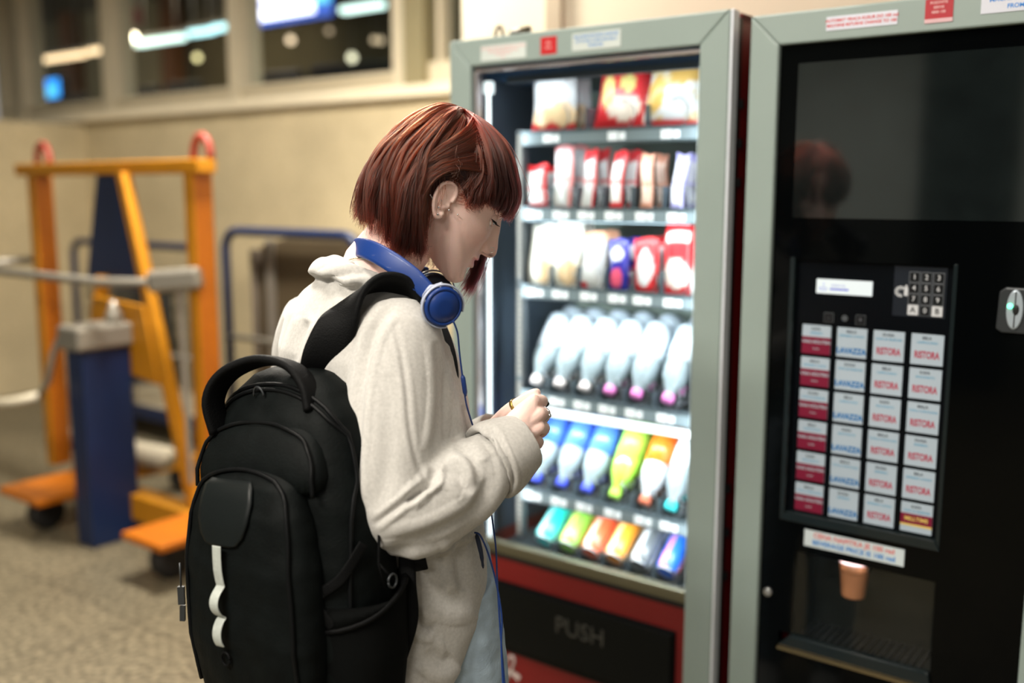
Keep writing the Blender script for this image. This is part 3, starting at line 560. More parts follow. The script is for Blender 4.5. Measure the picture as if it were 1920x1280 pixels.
# drink selection tiles, six rows of four
TB = pbr('tile_white', (.40, .48, .56), .5, var=.02, spec=.2, emit=(.6, .7, .8), es=.06); TM = pbr('tile_maroon', (.20, .012, .04), .5, spec=.2); TI = pbr('tile_ink', (.05, .06, .08), .6, spec=.1); TR = pbr('tile_red_ink', (.42, .035, .07), .6, spec=.1); TBL = pbr('tile_blue_ink', (.008, .16, .45), .6, spec=.1); TG = pbr('tile_gold', (.75, .55, .15), .4); TLB = pbr('tile_pale_blue', (.14, .36, .55), .6, spec=.1)
drinks = ['ESPRESSO', 'ESPRESSO LUNGO', 'KAFA SA MLEKOM', 'CAPPUCCINO', 'MACCHIATO', 'TOPLA COKOLADA']
for r_ in range(6):
    for c_ in range(4):
        x0 = .1245 + c_ * .0700; z0 = 1.152 - r_ * .0650; q = MB(); s = .0575; cx = x0 + s / 2
        q.box(x0, x0 + s, .0195, .0222, z0, z0 + s, 0); y = .0192
        q.text(['KAFA', 'MALA', 'DUGA', 'BELA'][(r_ + c_) % 4] + ' ' + ['', 'X'][0], .0075, cx, z0 + .050, y, 1, bold=.0002)
        q.text(drinks[(r_ + c_) % 6], .0058, cx, z0 + .0415, y, 5, bold=.0002)
        if c_ == 0:
            q.box(x0, x0 + s, .0190, .0195, z0, z0 + .034, 2); q.text('VAN HOUTEN', .0088, cx, z0 + .024, .0187, 0, bold=.0002); q.text('cacao', .006, cx, z0 + .011, .0187, 0)
        elif c_ == 1: q.text('LAVAZZA', .0150, cx, z0 + .012, y, 4, bold=.0007, sx=.86)
        elif r_ == 5 and c_ == 3:
            q.box(x0, x0 + s, .0190, .0195, z0 + .016, z0 + .036, 2); q.text('MILLTIME', .0105, cx, z0 + .026, .0187, 6, bold=.0003); q.box(x0, x0 + s, .0190, .0195, z0 + .012, z0 + .016, 6)
        else: q.text('RISTORA', .0185, cx, z0 + .018, y, 3, bold=.0006, sx=.60)
        q.build('drink_tile', [TB, TI, TM, TR, TBL, TLB, TG], M2)
s_ = sticker('price_sticker', M2, .151, .348, .758, .792, .0100, pbr('sticker_ice', (.62, .70, .74), .4), [], RINK)
q = MB(); q.text('CENA NAPITKA JE 100 rsd', .0140, .250, .783, .0096, 0, bold=.0004); q.text('BEVERAGE PRICE IS 100 rsd', .0138, .250, .768, .0096, 1, bold=.0004); q.build('price_lettering', [pbr('ink_coral', (.68, .16, .16), .5), BINK], s_)
sticker('sticker', M2, .152, .282, 1.769, 1.794, -.0012, pbr('sticker_lilac', (.68, .70, .80), .4), [('AUTOMAT VRACA KUSUR DO 100 rsd', .0078, .217, 1.786), ('MACHINE RETURNS CHANGE TO 100', .0076, .217, 1.777)], RINK)
s_ = sticker('sticker', M2, .329, .376, 1.765, 1.806, -.0012, pbr('sticker_crimson', (.45, .012, .025), .35), [('POZOVITE', .0062, .352, 1.799), ('SERVIS', .0062, .352, 1.791), ('0800 100', .0062, .352, 1.783)], PINK); s_['label'] = 'red square sticker'
q = MB(); q.box(.329, .376, -.0016, -.001, 1.765, 1.772); q.build('sticker_edge', pbr('edge_pink', (.7, .45, .48), .4), s_)
sticker('sticker', M2, .421, .56, 1.772, 1.806, -.0012, pbr('sticker_lilac', (0, 0, 0)), [('MACHINE GIVES CHANGE', .0105, .495, 1.794), ('FROM 100 RSD', .0100, .495, 1.781)], pbr('ink_bright_blue', (.01, .25, .75), .5))
# lock, coin slot plate
q = MB(); q.lathe([(.009, 0), (.009, .006), (.0075, .008), (.003, .0075)], Matrix.Translation((.079, .012, .640)) @ Matrix.Rotation(math.pi / 2, 4, 'X'), 20); q.build('door_lock', ALU, M2)
q = MB(); q.prism([(.480, 1.232), (.490, 1.226), (.54, 1.226), (.54, 1.306), (.492, 1.306), (.482, 1.298)], .002, .012); cp = q.build('coin_plate', pbr('plate_graphite', (.045, .05, .055), .3, metal=.3), M2, bevel=.003)
q = MB(); q.lathe([(.0135, 0), (.0135, .002), (.012, .003)], Matrix.Translation((.509, .002, 1.268)) @ Matrix.Rotation(math.pi / 2, 4, 'X') @ Matrix.Diagonal((1, 2.6, 1, 1)), 28); q.build('coin_ring', pbr('ring_pale', (.5, .58, .66), .3, metal=.4), cp)
q = MB(); q.box(.5085, .5105, -.0015, 0, 1.237, 1.300); q.sphere((.511, -.001, 1.268), .006, sc=(1, .4, 1.8), M=Matrix.Translation((.511, 0, 1.268))); q.build('coin_slot', BLK, cp)
q = MB(); q.sphere((0, 0, 0), .0045, M=Matrix.Translation((.5015, -.0015, 1.274))); q.build('status_light', emat('green_light', (.1, 1, .45), 5), cp)
# cup niche
NB = pbr('niche_black', (.010, .011, .010), .3)
q = MB(); q.box(.131, .408, .14, .15, .54, .745); q.box(.125, .131, .03, .15, .54, .745); q.box(.405, .411, .03, .15, .54, .745); q.box(.131, .405, .03, .15, .741, .748); q.box(.131, .405, .03, .15, .535, .545)
q.build('cup_niche', NB, M2)
q = MB(); q.box(.131, .405, .012, .016, .560, .741); q.build('niche_door', GLS, M2)
q = MB(); q.prism([(.106, .533), (.412, .533), (.406, .560), (.132, .560)], .002, .02); q.build('niche_lip', pbr('bezel_gloss', (0, 0, 0)), M2, bevel=.003)
q = MB(); q.box(.108, .412, -.004, .004, .527, .533); q.build('niche_edge', pbr('brass_edge', (.28, .22, .12), .25, metal=.8), M2)
q = MB(); 
for k in range(16): q.box(.15 + .015 * k, .157 + .015 * k, .04, .13, .545, .549)
q.build('drip_grate', pbr('grate_dark', (.03, .03, .035), .25, metal=.6), M2)
# brown plastic cup held in the niche
e = empty('coffee_cup'); e.matrix_world = Matrix.Translation(Vector(uvz(-.853 + .240, 1.9 + .06, .655))) @ Matrix.Rotation(-AZ, 4, 'Z')
q = MB(); pr_ = [(.0225, 0), (.0235, .003)] + [(.0235 + .0045 * t + (.0005 if k % 2 else 0), .005 + .05 * t) for k, t in enumerate(np.linspace(0, 1, 22))] + [(.0295, .058), (.0305, .072)]; q.lathe(pr_, None, 28); q.build('cup_body', pbr('cup_brown', (.50, .20, .10), .35, coat=.3), e)
q = MB(); q.lathe([(.0305, .072), (.0325, .0735), (.0325, .076), (.030, .0765)], None, 28); q.build('cup_rim', pbr('cup_rim_pink', (.78, .55, .62), .4), e)
tag(e, 'ribbed brown plastic cup waiting in the coffee machine niche', 'cup')
q = MB(); q.box(.262, .272, .05, .075, .715, .728); q.tube([(.218 + .058 * t, .095 - .028 * math.sin(math.pi * t), .722) for t in np.linspace(0, 1, 9)], .003); q.build('cup_holder', BLK, M2)
arealight('niche_light', M2, (.245, .035, .735), (R(25), 0, 0), .06, .02, .025, (1, .9, .8))
# ================================================================= LIFTING CART
YEL = pbr('cart_yellow', (.47, .19, .005), .45, var=.1, scale=6); ORG = pbr('cart_orange', (.42, .115, .003), .45, var=.12, scale=6); CBL = pbr('cart_blue', (.005, .016, .060), .4, var=.12, scale=5)
STE = pbr('worn_steel', (.28, .26, .22), .4, metal=.5, var=.1); RBR = pbr('rubber_black', (.012, .011, .010), .7)
CT = uvempty('lifting_cart', -4.05, 2.42); tag(CT, 'yellow lifting cart with a blue mast, crank and tall post frame', 'cart')
# local x along the wall, y away from us
q = MB(); q.bar((-.70, 0, 1.565), (.72, 0, 1.565), .09, .055); q.build('top_bar', YEL, CT, bevel=.006)
for sx, x0 in ((-1, -.58), (1, .64)):
    q = MB(); q.box(x0 - .03, x0 + .03, -.035, -.025, .15, 1.55); q.box(x0 + .02, x0 + .03, -.03, .06, .15, 1.56, 1); q.box(x0 - .03, x0 + .03, .05, .06, .15, 1.55)
    q.build('post', [YEL, ORG], CT, bevel=.004)
    q = MB(); q.tube([(x0 + .01 + .055 * math.cos(a), .03, 1.60 + .085 * math.sin(a)) for a in np.linspace(-.1, math.pi + .1, 15)], .016, 8); q.build('lifting_eye', pbr('eye_red', (.26, .035, .02), .5), CT)
# A shaped inner frame
q = MB(); q.bar((.22, -.05, 1.54), (.66, -.08, .16), .045, .05, up=(0, 1, 0)); q.build('brace', YEL, CT, bevel=.004)
q = MB(); q.bar((.02, -.05, 1.1), (-.24, -.08, .16), .045, .05, up=(0, 1, 0)); q.build('brace', YEL, CT, bevel=.004)
q = MB(); q.prism([(-.06, .74), (.46, .68), (.38, 1.00), (.0, 1.02)], -.10, -.075); q.build('front_plate', YEL, CT, bevel=.004)
q = MB(); q.prism([(-.16, 1.06), (.34, 1.06), (.20, 1.54), (-.02, 1.54)], -.03, -.01); q.build('upper_panel', CBL, CT, bevel=.003)
MS = .44
q = MB(); q.box(-.28, -.16, -.32, -.10, .0, .83); [q.v.__setitem__(i_, (p_[0] + MS, p_[1], p_[2])) for i_, p_ in enumerate(q.v)]; mast = q.build('mast', CBL, CT, bevel=.006)
q = MB(); q.box(-.30, -.14, -.345, -.09, .83, .93); [q.v.__setitem__(i_, (p_[0] + MS, p_[1], p_[2])) for i_, p_ in enumerate(q.v)]; q.build('winch_head', STE, mast, bevel=.015)
q = MB(); q.lathe([(.035, 0), (.035, .03), (.02, .06), (.012, .09)], Matrix.Translation((-.19, -.15, .93)), 14); [q.v.__setitem__(i_, (p_[0] + MS, p_[1], p_[2])) for i_, p_ in enumerate(q.v)]; q.build('winch_pin', STE, mast)
q = MB(); q.tube([(-.30, -.28, .88), (-.35, -.30, .87), (-.38, -.32, .80), (-.40, -.34, .68), (-.44, -.36, .62)], .014, 8); [q.v.__setitem__(i_, (p_[0] + MS, p_[1], p_[2])) for i_, p_ in enumerate(q.v)]; cr_ = q.build('crank_arm', STE, mast)
q = MB(); q.tube([(-.44, -.36, .62), (-.50, -.42, .60), (-.60, -.50, .585)], .02, 10); [q.v.__setitem__(i_, (p_[0] + MS, p_[1], p_[2])) for i_, p_ in enumerate(q.v)]; q.build('crank_grip', pbr('grip_cream', (.50, .45, .34), .5), cr_)
# long bowed handle in front
q = MB(); q.tube([(-.72, .05, 1.14), (-.80, -.10, 1.13), (-.78, -.26, 1.12), (-.66, -.30, 1.12), (-.2, -.30, 1.12), (.35, -.26, 1.11), (.52, -.14, 1.11), (.60, -.05, 1.12)], .018, 10); q.build('handle', STE, CT)
q = MB(); q.bar((.50, -.14, 1.11), (.68, -.02, 1.13), .07, .09); q.build('handle_bracket', STE, CT, bevel=.02)
q = MB(); q.bar((.60, -.07, 1.10), (.66, -.10, .3), .02, .02); q.build('stay_rod', STE, CT)
# base with two forks and castors
q = MB(); q.box(-.2, .8, -.14, -.04, .08, .19); q.build('base_beam', YEL, CT, bevel=.006)
for k, (x0, x1) in enumerate([(-.30, .04), (.66, .92)]):
    q = MB(); q.prism([(x0, .155), (x1, .155), (x1, .185), (x0, .185)], -.42, .02); q.build('fork_foot', ORG, CT, bevel=.006)
    q = MB(); Mx = Matrix.Translation(((x0 + x1) / 2 - .035, -.30, .075)) @ Matrix.Rotation(math.pi / 2, 4, 'Y'); q.lathe([(.03, 0), (.07, .002), (.075, .012), (.075, .058), (.07, .068), (.03, .07)], Mx, 24)
    wh = q.build('wheel', RBR, CT); q = MB(); q.box((x0 + x1) / 2 - .05, (x0 + x1) / 2 + .05, -.34, -.26, .13, .155); q.build('castor_fork', STE, wh)
    q = MB(); Mx = Matrix.Translation(((x0 + x1) / 2 - .03, .4, .07)) @ Matrix.Rotation(math.pi / 2, 4, 'Y'); q.lathe([(.03, 0), (.065, .002), (.07, .012), (.07, .048), (.065, .058), (.03, .06)], Mx, 20); q.build('wheel', RBR, CT)
    q = MB(); q.box((x0 + x1) / 2 - .04, (x0 + x1) / 2 + .04, 0, .48, .13, .17); q.build('fork_beam', YEL, CT)
# ================================================================= BLUE TROLLEYS BEHIND
def trolley(u, v, w, h, d, label, seedbox=False, crossbar=.6):
    e = uvempty('hand_trolley', u, v); tag(e, label, 'trolley', 'blue tube trolleys by the wall')
    q = MB(); r = .022; c = .09
    pts = [(-w / 2, 0, .15), (-w / 2, 0, h - c)] + [(-w / 2 + c - c * math.cos(a), 0, h - c + c * math.sin(a)) for a in np.linspace(0, math.pi / 2, 6)][1:] + [(w / 2 - c + c * math.sin(a), 0, h - c + c * math.cos(a)) for a in np.linspace(0, math.pi / 2, 6)] + [(w / 2, 0, .15)]
    q.tube(pts, r, 10); q.build('push_handle', CBL, e)
    q = MB(); q.tube([(-w / 2, 0, h * crossbar), (w / 2, 0, h * crossbar)], .014, 8); q.build('crossbar', STE, e)
    q = MB(); q.box(-w / 2, w / 2, -.03, d, .15, .18); q.build('deck', pbr('deck_grey', (.36, .31, .22), .6), e, bevel=.004)
    q = MB(); q.box(-w / 2 - .02, w / 2 + .02, -.05, -.03, .12, .20); q.box(-w / 2 - .03, -w / 2, -.03, d, .12, .2); q.box(w / 2, w / 2 + .03, -.03, d, .12, .2); q.build('deck_rim', CBL, e, bevel=.004)
    for x in (-w / 2 + .08, w / 2 - .08):
        for y in (.06, d - .08):
            q = MB(); q.lathe([(.02, 0), (.055, .003), (.06, .01), (.06, .03), (.055, .037), (.02, .04)], Matrix.Translation((x - .02, y, .06)) @ Matrix.Rotation(math.pi / 2, 4, 'Y'), 18); q.build('wheel', RBR, e)
    return e
u0, z0 = u_at(422, 440, 3.0); u1, _ = u_at(672, 450, 3.0)
trolley((u0 + u1) / 2, 3.0, u1 - u0, z0 + .02, .62, 'blue tube trolley carrying a brown board, beside the yellow cart')
ub0, _ = u_at(492, 520, 3.12); ub1, _ = u_at(700, 520, 3.12); _, zb = u_at(560, 462, 3.12)
e = uvempty('brown_panel', (ub0 + ub1) / 2, 3.12); e.location.z = .18; w_ = (ub1 - ub0) / 2; hb = zb - .18
q = MB(); q.prism([(-w_ + .03, 0), (w_, 0), (w_, hb + .02), (w_ - .04, hb + .05), (-w_ + .25, hb + .045), (-w_ + .05, hb), (-w_ + .02, hb - .4)], -.06, .04); q.build('board', pbr('board_brown', (.060, .043, .022), .6, var=.1, scale=4), e, bevel=.02)
q = MB(); q.box(-w_ + .12, -w_ + .17, -.075, -.06, .05, hb + .03); q.build('strap', pbr('strap_grey', (.22, .2, .17), .4, metal=.3), e)
q = MB(); q.box(-w_ + .0, -w_ + .03, -.07, .05, 0, hb - .02); q.build('edge_strip', pbr('edge_taupe', (.17, .14, .11), .5), e); tag(e, 'tall brown board standing upright on the blue trolley', 'board')
u0, z0 = u_at(215, 462, 3.35); u1, _ = u_at(378, 468, 3.35)
trolley((u0 + u1) / 2 - .2, 3.35, u1 - u0 + .55, z0 + .02, .45, 'farther blue tube trolley half hidden behind the yellow cart', crossbar=.45)
# wire crate standing on the farther trolley
e = uvempty('wire_crate', (u0 + u1) / 2 - .6, 3.58, .18); q = MB()
for k in range(13):
    x = -.25 + k * .0417; q.tube([(x, -.2, 0), (x, -.2, .75)], .005, 5); q.tube([(x, .2, 0), (x, .2, .75)], .005, 5)
for k in range(8):
    z = k * .107; q.tube([(-.25, -.2, z), (.25, -.2, z), (.25, .2, z), (-.25, .2, z), (-.25, -.2, z)], .005, 5)
q.build('wire_cage', pbr('dark_wire', (.05, .045, .03), .5, metal=.5), e); q = MB(); q.box(-.24, .24, -.19, .19, 0, .01); q.build('crate_floor', pbr('deck_grey', (0, 0, 0)), e)
tag(e, 'dark wire crate on the farther blue trolley', 'crate')
e = uvempty('blue_bin', u_at(272, 700, 3.98)[0] + .03, 3.98, 0); q = MB(); q.prism([(-.17, 0), (.17, 0), (.17, .78), (-.2, .78)], -.12, .12); q.build('bin_body', pbr('bin_navy', (.012, .018, .03), .5), e, bevel=.01); q = MB(); q.box(-.21, .18, -.13, .13, .78, .81); q.build('bin_rim', CBL, e, bevel=.005)
tag(e, 'dark navy upright bin behind the leaning brace of the yellow cart', 'bin')
# pale rolled sheet lying on the decks
e = uvempty('paper_roll', u_at(330, 825, 2.95)[0], 2.62, .235); q = MB(); q.tube([(-.42, -.1, 0), (.42, .0, 0)], .055, 16); q.build('roll', pbr('roll_pale', (.55, .5, .38), .6), e)
tag(e, 'pale roll lying behind the yellow cart near the floor', 'roll')
# ================================================================= THE PERSON
def nrm(v): v = np.asarray(v, float); return v / (np.linalg.norm(v) + 1e-12)
def catmull(P, n):
    """n points on a smooth curve through P"""
    P = np.asarray(P, float); k = len(P); t = np.linspace(0, k - 1, n); out = []
    for q in t:
        i = min(int(q), k - 2); f = q - i; p0, p1, p2, p3 = P[max(i - 1, 0)], P[i], P[i + 1], P[min(i + 2, k - 1)]
        out.append(.5 * (2 * p1 + (p2 - p0) * f + (2 * p0 - 5 * p1 + 4 * p2 - p3) * f * f + (3 * p1 - p0 - 3 * p2 + p3) * f ** 3))
    return np.array(out)
def remesh(mb, name, voxel, smooth, mats, parent, it=6):
    o = mb.build(name + '_raw', mats, fixn=True)
    m_ = o.modifiers.new('r', 'REMESH'); m_.mode = 'VOXEL'; m_.voxel_size = voxel; m_.use_smooth_shade = True
    s_ = o.modifiers.new('s', 'SMOOTH'); s_.factor = smooth; s_.iterations = it
    dg = bpy.context.evaluated_depsgraph_get(); me = bpy.data.meshes.new_from_object(o.evaluated_get(dg)); me.name = name
    bpy.data.objects.remove(o); me.materials.clear()
    for m in (mats if isinstance(mats, (list, tuple)) else [mats]): me.materials.append(m)
    me.polygons.foreach_set('use_smooth', [True] * len(me.polygons))
    n = bpy.data.objects.new(name, me); COL.objects.link(n); n.parent = parent; return n
def getco(o):
    n = len(o.data.vertices); a = np.empty(n * 3, 'f'); o.data.vertices.foreach_get('co', a); return a.reshape(-1, 3).astype(float)
def getno(o):
    n = len(o.data.vertices); a = np.empty(n * 3, 'f'); o.data.vertices.foreach_get('normal', a); return a.reshape(-1, 3).astype(float)
def setco(o, c): o.data.vertices.foreach_set('co', c.astype('f').ravel()); o.data.update()
def noise3(P, f, seed=0):
    """smooth pseudo noise from sines"""
    r = np.random.default_rng(seed); s = 0
    for k in range(7):
        d = r.normal(size=3); d /= np.linalg.norm(d); s = s + np.sin(P @ d * f * (1 + .35 * k) + r.uniform(0, 6.3)) / (1 + .3 * k)
    return s / 3
def seg_dist(X, Y, pts):
    """pixel distance of points to a polyline, and position along it"""
    best = np.full(len(X), 1e9); along = np.zeros(len(X)); side = np.zeros(len(X)); pts = np.asarray(pts, float); L_ = len(pts) - 1
    for i in range(L_):
        a, b = pts[i], pts[i + 1]; d = b - a; q = np.clip(((X - a[0]) * d[0] + (Y - a[1]) * d[1]) / (d @ d), 0, 1)
        dx, dy = X - a[0] - q * d[0], Y - a[1] - q * d[1]; r = np.hypot(dx, dy); m_ = r < best
        best[m_] = r[m_]; along[m_] = ((i + q) / L_)[m_]; side[m_] = np.sign(d[0] * dy - d[1] * dx)[m_]
    return best, along, side
def creases(o, lst, lim=None):
    """folds of the cloth: (polyline seen from the front of the fold, depth in m, half width in px, ridge height)"""
    co = getco(o); no = getno(o); pr_ = proj(co); view = (CP - co); view /= np.linalg.norm(view, axis=1, keepdims=True); face = np.clip((no * view).sum(1) * 3, 0, 1)
    if lim is not None: face = face * lim(co, pr_)
    disp = np.zeros(len(co))
    for pts, dep, w_, ridge in lst:
        pts2 = catmull(np.array(pts, float), len(pts) * 4)
        d, al, sd = seg_dist(pr_[:, 0], pr_[:, 1], pts2); fade = np.clip(np.minimum(al, 1 - al) * 5, 0, 1) ** .7; fade = np.where(d < 3 * w_, fade, 0)
        disp += fade * (-dep * np.exp(-(d / w_) ** 2) + ridge * np.exp(-((d - 1.9 * w_) / (1.2 * w_)) ** 2) * np.where(sd > 0, 1, .55))
    setco(o, co + no * (disp * face)[:, None])
PHI = R(33); B = np.array([math.cos(PHI), math.sin(PHI), 0]); RT = np.array([math.sin(PHI), -math.cos(PHI), 0]); ZZ = np.array([0, 0, 1.])
PERSON = empty('person', (0, 0, 0)); tag(PERSON, 'young person with a red bob, beige sweater and jeans looking down before the lit machine', 'person')
_pf = at(780, 1270, 1.52); PLOC = np.array([_pf[0], _pf[1], 0]); PERSON.location = PLOC
def local(mb): mb.v = [tuple(np.array(p) - PLOC) for p in mb.v]; return mb
# --------------------------------------------------------------- head frame
HA, HP = R(8), R(32)
hh = np.array([math.cos(HA), math.sin(HA), 0]); HF = hh * math.cos(HP) - ZZ * math.sin(HP); HU = hh * math.sin(HP) + ZZ * math.cos(HP); HL = np.cross(HU, HF)
HO = at(835, 385, 1.445) + HL * .074
def H(p): p = np.atleast_2d(np.asarray(p, float)); r = HO + p[:, :1] * HF + p[:, 1:2] * HL + p[:, 2:3] * HU; return r
def H1(*p): return H(p)[0]
cz0 = .02
prof = np.array([(-.01, .132), (.035, .122), (.066, .098), (.084, .070), (.0905, .045), (.087, .027), (.0845, .005), (.0850, -.020), (.0860, -.036), (.0855, -.050), (.0835, -.062), (.0865, -.078), (.0815, -.090), (.070, -.095), (.050, -.086), (.025, -.074), (-.02, -.066), (-.060, -.050), (-.088, -.012), (-.098, .030), (-.094, .070), (-.070, .108), (-.04, .127)])
pang = np.arctan2(prof[:, 1] - cz0, prof[:, 0]); prad = np.hypot(prof[:, 0], prof[:, 1] - cz0); oo = np.argsort(pang); pang, prad = pang[oo], prad[oo]
tt = np.linspace(-math.pi, math.pi, 721); rr = np.interp(tt, np.r_[pang[-1] - 2 * math.pi, pang, pang[0] + 2 * math.pi], np.r_[prad[-1], prad, prad[0]])
kk = np.exp(-(np.arange(-9, 10) / 3.2) ** 2); kk /= kk.sum(); rr = np.convolve(np.r_[rr[-10:-1], rr, rr[1:10]], kk, 'same')[9:-9]
def headsurf(D):
    psi = np.arctan2(D[:, 2], D[:, 0]); lam = np.arcsin(np.clip(D[:, 1], -1, 1)); Rm = np.interp(psi, tt, rr)
    low = np.clip((-psi - .25) / .9, 0, 1) * (psi < 0) * (psi > -1.9); n = 2.25 - .50 * low
    Wy = .074
    r = 1 / ((np.abs(np.cos(lam)) / Rm) ** n + (np.abs(np.sin(lam)) / Wy) ** n) ** (1 / n)
    P = D * r[:, None]; P[:, 2] += cz0; y, z, x = P[:, 1], P[:, 2], P[:, 0]; fr_ = np.clip(x / .04, 0, 1); d = np.zeros(len(P)); ay = np.abs(y)
    Z = [-.037, -.030, -.0265, -.022, -.017, -.012, -.006, .002, .012, .022, .030, .04]; DN = [0, .004, .0125, .0215, .0265, .0275, .0245, .0190, .0125, .0065, .0025, 0]; SN = [.012, .012, .013, .0135, .0125, .0115, .0095, .0085, .0078, .0075, .008, .009]
    Nn = np.interp(z, Z, DN) * np.exp(-(y / np.interp(z, Z, SN)) ** 2 * 1.1); d += Nn
    d += .0045 * np.exp(-((ay - .0135) / .005) ** 2 - ((z + .018) / .0065) ** 2)           # alae
    d -= .0075 * np.exp(-((ay - .0072) / .0035) ** 2 - ((z + .0262) / .0028) ** 2)          # nostrils
    d -= .0035 * np.exp(-((ay - .0205) / .004) ** 2 - ((z + .020) / .009) ** 2)             # fold beside the nose
    d += .0075 * np.exp(-(y / .020) ** 2) * np.exp(-((z + .0385) / .0052) ** 2)             # upper lip
    d += .0078 * np.exp(-(y / .017) ** 2) * np.exp(-((z + .0520) / .0058) ** 2)             # lower lip
    d -= .0050 * np.exp(-(y / .023) ** 4) * np.exp(-((z + .0450) / .0020) ** 2)             # mouth line
    d -= .0035 * np.exp(-((ay - .024) / .004) ** 2 - ((z + .0455) / .004) ** 2)             # mouth corner
    d -= .0022 * np.exp(-(y / .018) ** 2) * np.exp(-((z + .0630) / .0050) ** 2)
    d += .0035 * np.exp(-(y / .018) ** 2) * np.exp(-((z + .0790) / .0090) ** 2)             # chin
    d -= .0105 * np.exp(-((ay - .031) / .0135) ** 2 - ((z - .021) / .0115) ** 2)            # eye sockets
    d += .0030 * np.exp(-((ay - .030) / .020) ** 2 - ((z - .041) / .006) ** 2)              # brow
    d += .0045 * np.exp(-((ay - .043) / .018) ** 2 - ((z + .008) / .018) ** 2)              # cheek
    return P + D * (d * fr_)[:, None]
ico = bmesh.new(); bmesh.ops.create_icosphere(ico, subdivisions=7, radius=1); ico.verts.ensure_lookup_table()
D = np.array([v.co[:] for v in ico.verts]); D /= np.linalg.norm(D, axis=1, keepdims=True); F_ = [tuple(v.index for v in f.verts) for f in ico.faces]; ico.free()
body = MB(); body.add(H(headsurf(D)), F_, 0, True)
# ear : helix rim, bowl and lobe
def EH(P):
    P = np.array(P, float); P[:, 0] = -.008 + (P[:, 0] + .004) * .84; P[:, 2] = .006 + (P[:, 2] - .003) * .84; return H(P)
def E1(*p): return EH([p])[0]
def ear(sy):
    y0 = sy * .073; rim = [(.012, .006), (.012, .020), (.006, .030), (-.006, .033), (-.017, .026), (-.0205, .012), (-.018, -.004), (-.011, -.018), (-.003, -.027), (.005, -.026), (.008, -.016)]
    P = catmull([(x, 0, z) for x, z in rim], 40)
    for i in range(len(P)):
        P[i, 1] = y0 + sy * (.006 + .010 * np.clip(-(P[i, 0] - .012) / .03, 0, 1))
    body.tube(EH(P), [.0032 + .0016 * (1 if i > 30 else 0) * math.sin((i - 30) / 9 * math.pi) for i in range(40)], 8)
    # bowl as a thin cup
    ring = []
    for s_, dy in ((1.0, .0), (.8, -.003), (.5, -.006), (.2, -.007)): ring.append([E1(-.004 + (p[0] + .004) * s_, p[1] + sy * dy, .003 + (p[2] - .003) * s_) for p in P[::2]])
    back = [[E1(-.004 + (p[0] + .004) * s_, p[1] - sy * .006 - sy * (1 - s_) * .012, .003 + (p[2] - .003) * s_) for p in P[::2]] for s_ in (.2, .5, .8, 1.0)]
    body.loft(ring + back[0:0], 0, True, True); body.loft(ring[:1] + [r_ for r_ in back[::-1]], 0, True, True)
    body.tube(EH([(-.013, y0 + sy * .012, .010), (-.008, y0 + sy * .012, -.004), (-.001, y0 + sy * .010, -.012), (.005, y0 + sy * .008, -.010)]), .0026, 6)
    body.sphere(E1(.009, y0 + sy * .005, -.003), .0042, seg=10, rings=8)
ear(-1); ear(1)
# neck, shoulders, arms
def ring_el(c, ax, bx, a, b_, n=28, p=2.0):
    c = np.array(c, float); out = []
    for k in range(n):
        t = 2 * math.pi * k / n; cs, sn = math.cos(t), math.sin(t)
        out.append(c + ax * a * math.copysign(abs(cs) ** (2 / p), cs) + bx * b_ * math.copysign(abs(sn) ** (2 / p), sn))
    return out
nb = at(672, 600, 1.51); n1 = at(712, 500, 1.51); n2 = at(748, 455, 1.51); n3 = H1(-.025, 0, -.02)
body.loft([ring_el(nb, RT, nrm(B), .085, .07), ring_el(at(690, 545, 1.51), RT, nrm(B * .9 + ZZ * .2), .066, .062), ring_el(n1, RT, nrm(B * .8 - ZZ * .45), .054, .056), ring_el(n2, RT, nrm(B * .75 - ZZ * .6), .050, .053), ring_el(n3, HL, nrm(HF), .050, .050)], 0)
body.loft([ring_el(at(672, 575, 1.51), RT, B, .10, .06), ring_el(at(682, 620, 1.50), RT, B, .135, .075), ring_el(at(690, 760, 1.50), RT, B, .125, .085), ring_el(at(730, 1000, 1.52), RT, B, .105, .08), ring_el(at(752, 1150, 1.53), RT, B, .11, .08)], 0)
S_R, E_R, W_R = at(758, 640, 1.40), at(728, 945, 1.365), at(960, 822, 1.425)
S_L, E_L, W_L = at(610, 620, 1.62), at(690, 930, 1.72), at(925, 812, 1.60)
for S_, E_, W_ in ((S_R, E_R, W_R), (S_L, E_L, W_L)):
    P = catmull([S_, (S_ + E_) / 2, E_, (E_ + W_) / 2, W_], 24); body.tube(P, [.042 - .018 * (i / 23) for i in range(24)], 14)
# hands : palm + unequal fingers of three bones each
def chain(pts, rad, n=5, seg=12): 
    P = catmull(pts, (len(pts) - 1) * n + 1); rr_ = np.interp(np.linspace(0, 1, len(P)), np.linspace(0, 1, len(rad)), rad)
    body.tube(P, rr_, seg, caps=True); body.sphere(P[-1], rr_[-1] * .98, seg=12, rings=8); body.sphere(P[0], rr_[0] * .98, seg=12, rings=8)
KN = [at(1001, 752, 1.435), at(1011, 776, 1.428), at(1010, 801, 1.428), at(1001, 824, 1.434)]     # right knuckles
wr = at(958, 812, 1.424)
kd = nrm(KN[3] - KN[0]); fd = nrm((KN[1] + KN[2]) / 2 - wr); nd = nrm(np.cross(kd, fd)); kc = sum(KN) / 4
body.loft([ring_el(wr - fd * .02, kd, nd, .024, .019, 20), ring_el(wr + (kc - wr) * .25, kd, nd, .031, .019, 20), ring_el(wr + (kc - wr) * .6, kd, nd, .038, .0165, 20), ring_el(wr + (kc - wr) * .92, kd, nd, .0405, .0125, 20), ring_el(kc + fd * .002, kd, nd, .036, .008, 20)], 0)
